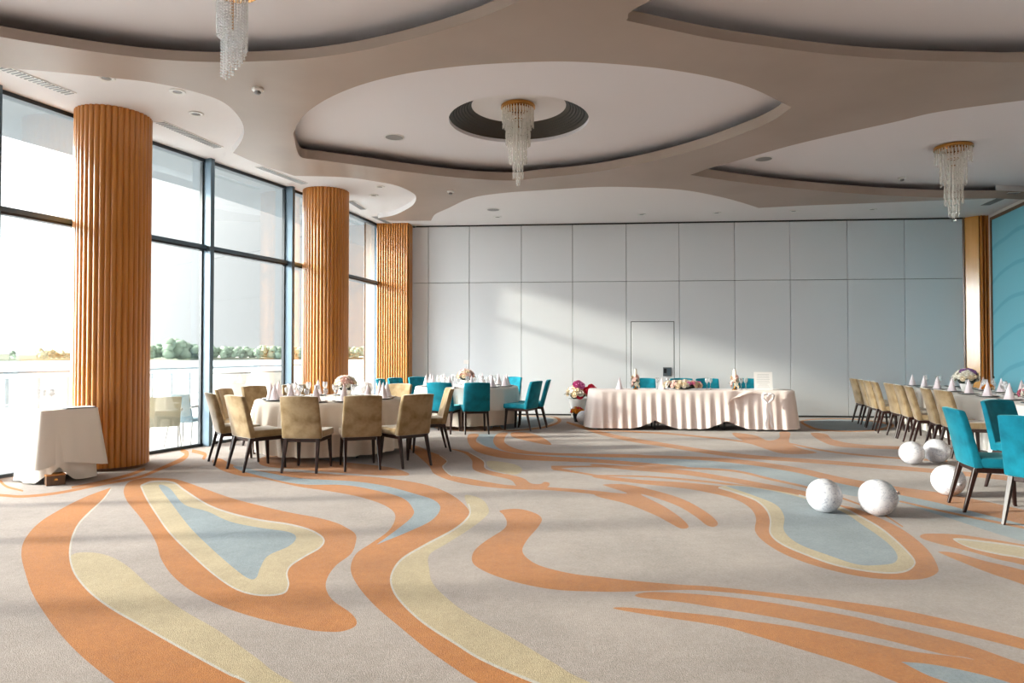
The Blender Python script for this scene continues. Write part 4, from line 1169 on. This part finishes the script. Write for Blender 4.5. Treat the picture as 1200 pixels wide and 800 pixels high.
# ------------------------------------------------------------------ ceiling fittings
def make_down():
    t = thing('downlight', 'downlight', 'ceiling light')
    MB().lathe([(.055, .0), (.085, .0), (.088, -.006), (.08, -.012), (.05, -.010), (.05, .0)], 24, cap=False).build('trim_ring', M['plastic'], t, smooth=True)
    MB().lathe([(0, -.004), (.05, -.006), (.05, -.002), (0, -.001)], 20, cap=False).build('lens', M['grille'], t, smooth=True)
    return t
dn = First(make_down())
for u, v, z, lab in ((125, 91, W, 'twin-spot downlight in the white ceiling just right of the first column top'), (208, 107, W, 'downlight in the white ceiling right of the first column, nearer one'),
                     (230, 133, W, 'downlight in the white ceiling above the wall grille, farther one'), (445, 218.5, W, 'small downlight above the second column, nearer one'),
                     (438, 228.5, W, 'small downlight above the second column, farther one'), (583, 254, W, 'downlight in the strip along the partition, leftmost'),
                     (752, 251, W, 'downlight in the strip along the partition, above the door'), (840, 249, W, 'downlight in the strip along the partition, third from left'),
                     (930, 247, W, 'downlight in the strip along the partition, fourth from left'), (1022, 245, W, 'downlight in the strip along the partition, rightmost')):
    p = P(u, v, z-.001); dn.put(p, 0, lab, 'recessed downlights')
def make_det():
    t = thing('smoke_detector', 'detector', 'smoke detector')
    MB().lathe([(0, 0), (.062, 0), (.062, -.018), (.045, -.028), (0, -.028)], 24, cap=False).build('base', M['plastic'], t, smooth=True, sharp=.6)
    MB().lathe([(.03, -.028), (.034, -.034), (.034, -.052), (.022, -.062), (0, -.064)], 20, cap=False).build('sensor_head', M['grille'], t, smooth=True, sharp=.8)
    return t
det = First(make_det())
for u, v, z, lab in ((302, 104, T, 'white smoke detector on the taupe soffit beside the first column'), (528, 224, T, 'white smoke detector on the taupe soffit below the middle lens'),
                     (1057, 208, UP, 'white smoke detector on the ceiling left of the brass-plated chandelier')):
    p = P(u, v, z); dt = det.put(p, 0, lab, 'smoke detectors')
def make_spk():
    t = thing('ceiling_speaker', 'speaker', 'speaker')
    MB().lathe([(.125, 0), (.14, 0), (.142, -.006), (.125, -.008)], 32, cap=False).build('rim', M['plastic'], t, smooth=True)
    MB().lathe([(0, -.006), (.126, -.006), (.126, -.001), (0, -.001)], 32, cap=False).build('mesh_cover', M['grille'], t)
    return t
spk = First(make_spk())
for u, v, z, lab in ((462, 160.5, UP, 'round grey speaker flush in the middle ceiling lens'), (895, 186, UP, 'round grey speaker flush in the right ceiling lens'), (578, 245.5, W, 'round grey speaker in the white strip near the partition')):
    p = P(u, v, z-.001); spk.put(p, 0, lab, 'ceiling speakers')
def grille(label, a, b, w_, z):
    A = P(*a, z); B = P(*b, z); d = (B-A); Lg = d.length; d.normalize(); n_ = Vector((-d.y, d.x, 0)); C = (A+B)/2
    R = Matrix((d, n_, Vector((0, 0, 1)))).transposed()
    t = thing('air_grille', label, 'air grille', C, 0)
    MB().box((0, 0, -.004), (Lg, w_, .008), R).build('frame', M['plastic'], t)
    q = MB(); k = int(Lg/.045)
    for i in range(k): q.box(d*(-Lg/2+.03+(Lg-.06)*i/(k-1))+Vector((0, 0, -.011)), (.018, w_-.03, .006), R)
    q.build('louvre_blades', M['grille'], t)
    return t
grille('long slotted air grille in the white ceiling left of the first column', (-40, 62), (84, 110), .16, W-.001)
grille('long slotted air grille in the white ceiling between the two columns', (186, 142), (256, 172.5), .16, W-.001)
grille('slotted air grille along the window ceiling left of the second column', (303, 195), (357, 215), .15, W-.001)
grille('slotted air grille in the ceiling right of the second column', (410, 235), (426, 245), .15, W-.001)
grille('slotted air grille in the ceiling above the reeded pilaster', (438, 253), (461, 263.5), .15, W-.001)
grille('slotted air grille in the ceiling before the turquoise panel', (1154, 240), (1189, 225), .2, W-.001)
p = P(485, 264, W)
t = thing('dome_camera', 'small black dome camera on the ceiling above the left corner of the partition', 'camera', p)
MB().lathe([(0, 0), (.05, 0), (.05, -.02), (0, -.02)], 20, cap=False).build('base', M['plastic'], t, smooth=True, sharp=.6)
MB().ball((0, 0, -.02), .036, 14, 8).build('dome', M['black'], t, smooth=True)

# ------------------------------------------------------------------ on the walls
p = on_wall(782, 435.5, .014); q = math.atan2(wd.y, wd.x)
t = thing('wall_switch', 'grey square switch plate on the partition door', 'switch', p, q)
MB().box((0, 0, 0), (.19, .012, .20)).build('plate', M['switch'], t, bevel=.004, seg=1)
for k in range(4):
    MB().box((-.0+.035, -.008, .06-.04*k), (.07, .006, .022)).build('button', M['frame_metal'], t)
MB().box((-.05, -.008, .02), (.06, .006, .10)).build('screen', M['black'], t)
# turquoise panel on the right wall
Lp0, Lp1, zt = .52, 3.4, W-.10
A = Vector((*RC, 0))-ry*Lp0; B = Vector((*RC, 0))-ry*Lp1; C = (A+B)/2
t = thing('wave_panel', 'turquoise wall panel with wave lines in a brown frame on the right wall', 'wall panel', C+rn*.03)
bm_ = M['blue_paint']; n = bm_.node_tree; b = n.nodes['Principled BSDF']
tc_ = n.nodes.new('ShaderNodeTexCoord'); mp = n.nodes.new('ShaderNodeMapping'); mp.inputs['Location'].default_value = (.6, 0, 1.2)
wv = n.nodes.new('ShaderNodeTexWave'); wv.wave_type = 'RINGS'; wv.rings_direction = 'SPHERICAL'; wv.inputs['Scale'].default_value = .5; wv.inputs['Distortion'].default_value = 2.2; wv.inputs['Detail'].default_value = 1
rp = n.nodes.new('ShaderNodeValToRGB'); rp.color_ramp.elements[0].position = .02; rp.color_ramp.elements[0].color = (*lin('62AEC2'), 1); rp.color_ramp.elements[1].position = .06; rp.color_ramp.elements[1].color = (*lin('74BCCC'), 1)
n.links.new(tc_.outputs['Object'], mp.inputs[0]); n.links.new(mp.outputs[0], wv.inputs[0]); n.links.new(wv.outputs[0], rp.inputs[0]); n.links.new(rp.outputs[0], b.inputs['Base Color'])
MB().box((0, 0, zt/2+.05), (Lp1-Lp0, .03, zt-.1), R_R).build('panel', bm_, t)
for nm, c_, d_ in (('frame_stile', ry*(Lp1-Lp0)/2, (.05, .07, zt)), ('frame_stile', -ry*(Lp1-Lp0)/2, (.05, .07, zt))):
    MB().box(c_+Vector((0, 0, zt/2)), d_, R_R).build(nm, M['oak_dark'], t)
MB().box(Vector((0, 0, zt-.03)), (Lp1-Lp0, .07, .06), R_R).build('frame_rail', M['oak_dark'], t)
MB().box(Vector((0, 0, .03)), (Lp1-Lp0, .07, .06), R_R).build('frame_rail', M['oak_dark'], t)

# ------------------------------------------------------------------ terrace: railing, woven chairs, white bar tables
TZ = -.12
rl = offset_line(4.5)
t = thing('terrace_railing', 'steel terrace railing with thin horizontal wires beyond the glass', 'railing', (rl[6][0], rl[6][1], TZ))
O = Vector((rl[6][0], rl[6][1], TZ))
dense = []
for i in range(3, len(rl)-1):
    for k in range(3):
        a = Vector((*rl[i], 0)); b = Vector((*rl[i+1], 0)); dense.append(a+(b-a)*k/3)
for p in dense:
    q = p-Vector((O.x, O.y, 0))
    MB().box(q+Vector((0, 0, .54)), (.045, .10, 1.08)).build('post', M['steel'], t)
line = [p-Vector((O.x, O.y, 0)) for p in dense]
MB().tube([p+Vector((0, 0, 1.17)) for p in line], .028, 8).build('handrail', M['steel'], t, smooth=True)
for z in (.25, .42, .59, .76, .93):
    MB().tube([p+Vector((0, 0, z)) for p in line], .007, 5).build('wire', M['steel'], t)
def make_wicker(m):
    t = thing('terrace_chair', 'woven chair', 'chair')
    MB().box((0, 0, .43), (.44, .42, .05)).build('seat', m, t, bevel=.012, seg=2)
    q = MB()
    def bk(i, j):
        u = -1+2*i/8; v = j/6; return (u*(.215+.01*v), -.20-.13*v+.03*u*u, .40+.46*v)
    q.grid(bk, 9, 7)
    def bk2(i, j):
        p = bk(i, j); return (p[0], p[1]-.025, p[2])
    q.grid(bk2, 9, 7)
    q.f += [(i*7+6, (i+1)*7+6, 63+(i+1)*7+6, 63+i*7+6) for i in range(8)]+[(j, j+1, 63+j+1, 63+j) for j in range(6)]+[(56+j, 56+j+1, 119+j+1, 119+j) for j in range(6)]
    q.m += [0]*20
    q.build('backrest', m, t, smooth=True, sharp=.8)
    for sx_ in (-1, 1):
        MB().tube([(sx_*.20, -.19, .42), (sx_*.235, -.28, 0)], .014, 8).build('leg', M['alu'], t)
        MB().tube([(sx_*.235, .20, .63), (sx_*.225, .20, .42), (sx_*.235, .23, 0)], .014, 8).build('leg', M['alu'], t)
        MB().tube([(sx_*.23, -.27, .65), (sx_*.25, -.05, .66), (sx_*.24, .20, .64)], .018, 8).build('armrest', M['alu'], t)
    return t
w1 = make_wicker(M['wicker']); w1.location = (-5.38, 10.55, TZ); w1.rotation_euler = (0, 0, .55); w1['label'] = 'grey woven terrace chair just outside the glass right of the first column'
w2 = make_wicker(M['wicker_dark']); w2.location = (-5.33, 11.25, TZ); w2.rotation_euler = (0, 0, -.15); w2['label'] = 'slate woven terrace chair outside the glass, next to the blue-grey window post'
def bar_table(label, loc):
    t = thing('bar_table', label, 'table', loc)
    MB().lathe([(0, 1.09), (.40, 1.09), (.41, 1.105), (.40, 1.12), (0, 1.12)], 32, cap=False).build('tabletop', M['alu'], t, smooth=True, sharp=.6)
    q = MB()
    def fn(i, j):
        a = 2*PI*i/32; v = j/14; r = .415-.33*math.sin(PI*min(1, v*1.15))**.8*(1 if v < .55 else 1)+0*v
        r = .41*(1-v)**2+.10*(2*v*(1-v))+.36*v*v*(.75+.25*abs(math.cos(2*a)))
        return (r*math.cos(a), r*math.sin(a), 1.125-1.11*v)
    q.grid(fn, 32, 15, close_u=True); q.build('stretch_cover', M['cloth'], t, smooth=True)
    return t
bar_table('white stretch-covered bar table far along the terrace, behind the second column', (-5.6, 15.9, TZ))
bar_table('white stretch-covered bar table on the terrace, beyond the wide window pane', (-6.0, 14.6, TZ))
# wooded far shore, too dense and hazy to count
rnd = random.Random(11)
def treeline(px0, px1, D0, D1, n_, hmin, hmax, bumps):
    c = MB()
    for i in range(n_):
        px = px0+(px1-px0)*i/(n_-1); D = D0+(D1-D0)*i/(n_-1)+rnd.uniform(-10, 10); p = shore_pt(px, D)
        h = rnd.uniform(hmin, hmax)
        for bp, bw, bh in bumps: h += bh*math.exp(-((px-bp)/bw)**2)
        for k in range(4):
            r = h*rnd.uniform(.22, .36); z = -2+h*(.25+.2*k)
            c.ball((p.x+rnd.uniform(-.3, .3)*h, p.y+rnd.uniform(-4, 4), min(z, -2+h-r*.6)), r, 8, 6, 0, (1.2, 1, .95))
    for i, v in enumerate(c.v):
        c.v[i] = (v[0]+.5*math.sin(v[2]*1.9+v[0]), v[1], v[2]+.45*math.sin(v[0]*1.3+v[1]))
    return c
c = treeline(160, 440, 610, 760, 90, 8, 12, ((206, 12, 6), (225, 10, 3), (290, 16, -1)))
d = treeline(-8, 84, 530, 590, 34, 3, 6, ((50, 18, 2),))
c.add(d.v, d.f)
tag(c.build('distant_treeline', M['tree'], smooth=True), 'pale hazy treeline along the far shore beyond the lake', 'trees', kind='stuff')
for i, (px, w_, h_) in enumerate(((0, 11, 4), (31, 12, 3.2))):
    p = shore_pt(px, 500); t = thing('shore_building', ['low pale building on the far shore at the left edge', 'long low building on the far shore, second from left'][i], 'building', (p.x, p.y, -2.6), .6)
    MB().box((0, 0, h_/2), (w_, 9, h_)).build('walls', M['shore'], t)
    MB().add([(-w_/2-.5, -5, h_), (w_/2+.5, -5, h_), (w_/2+.5, 5, h_), (-w_/2-.5, 5, h_), (-w_/2, 0, h_+2.4), (w_/2, 0, h_+2.4)], [(0, 1, 5, 4), (2, 3, 4, 5), (0, 4, 3), (1, 2, 5), (0, 3, 2, 1)]).build('roof', M['roof_far'], t)
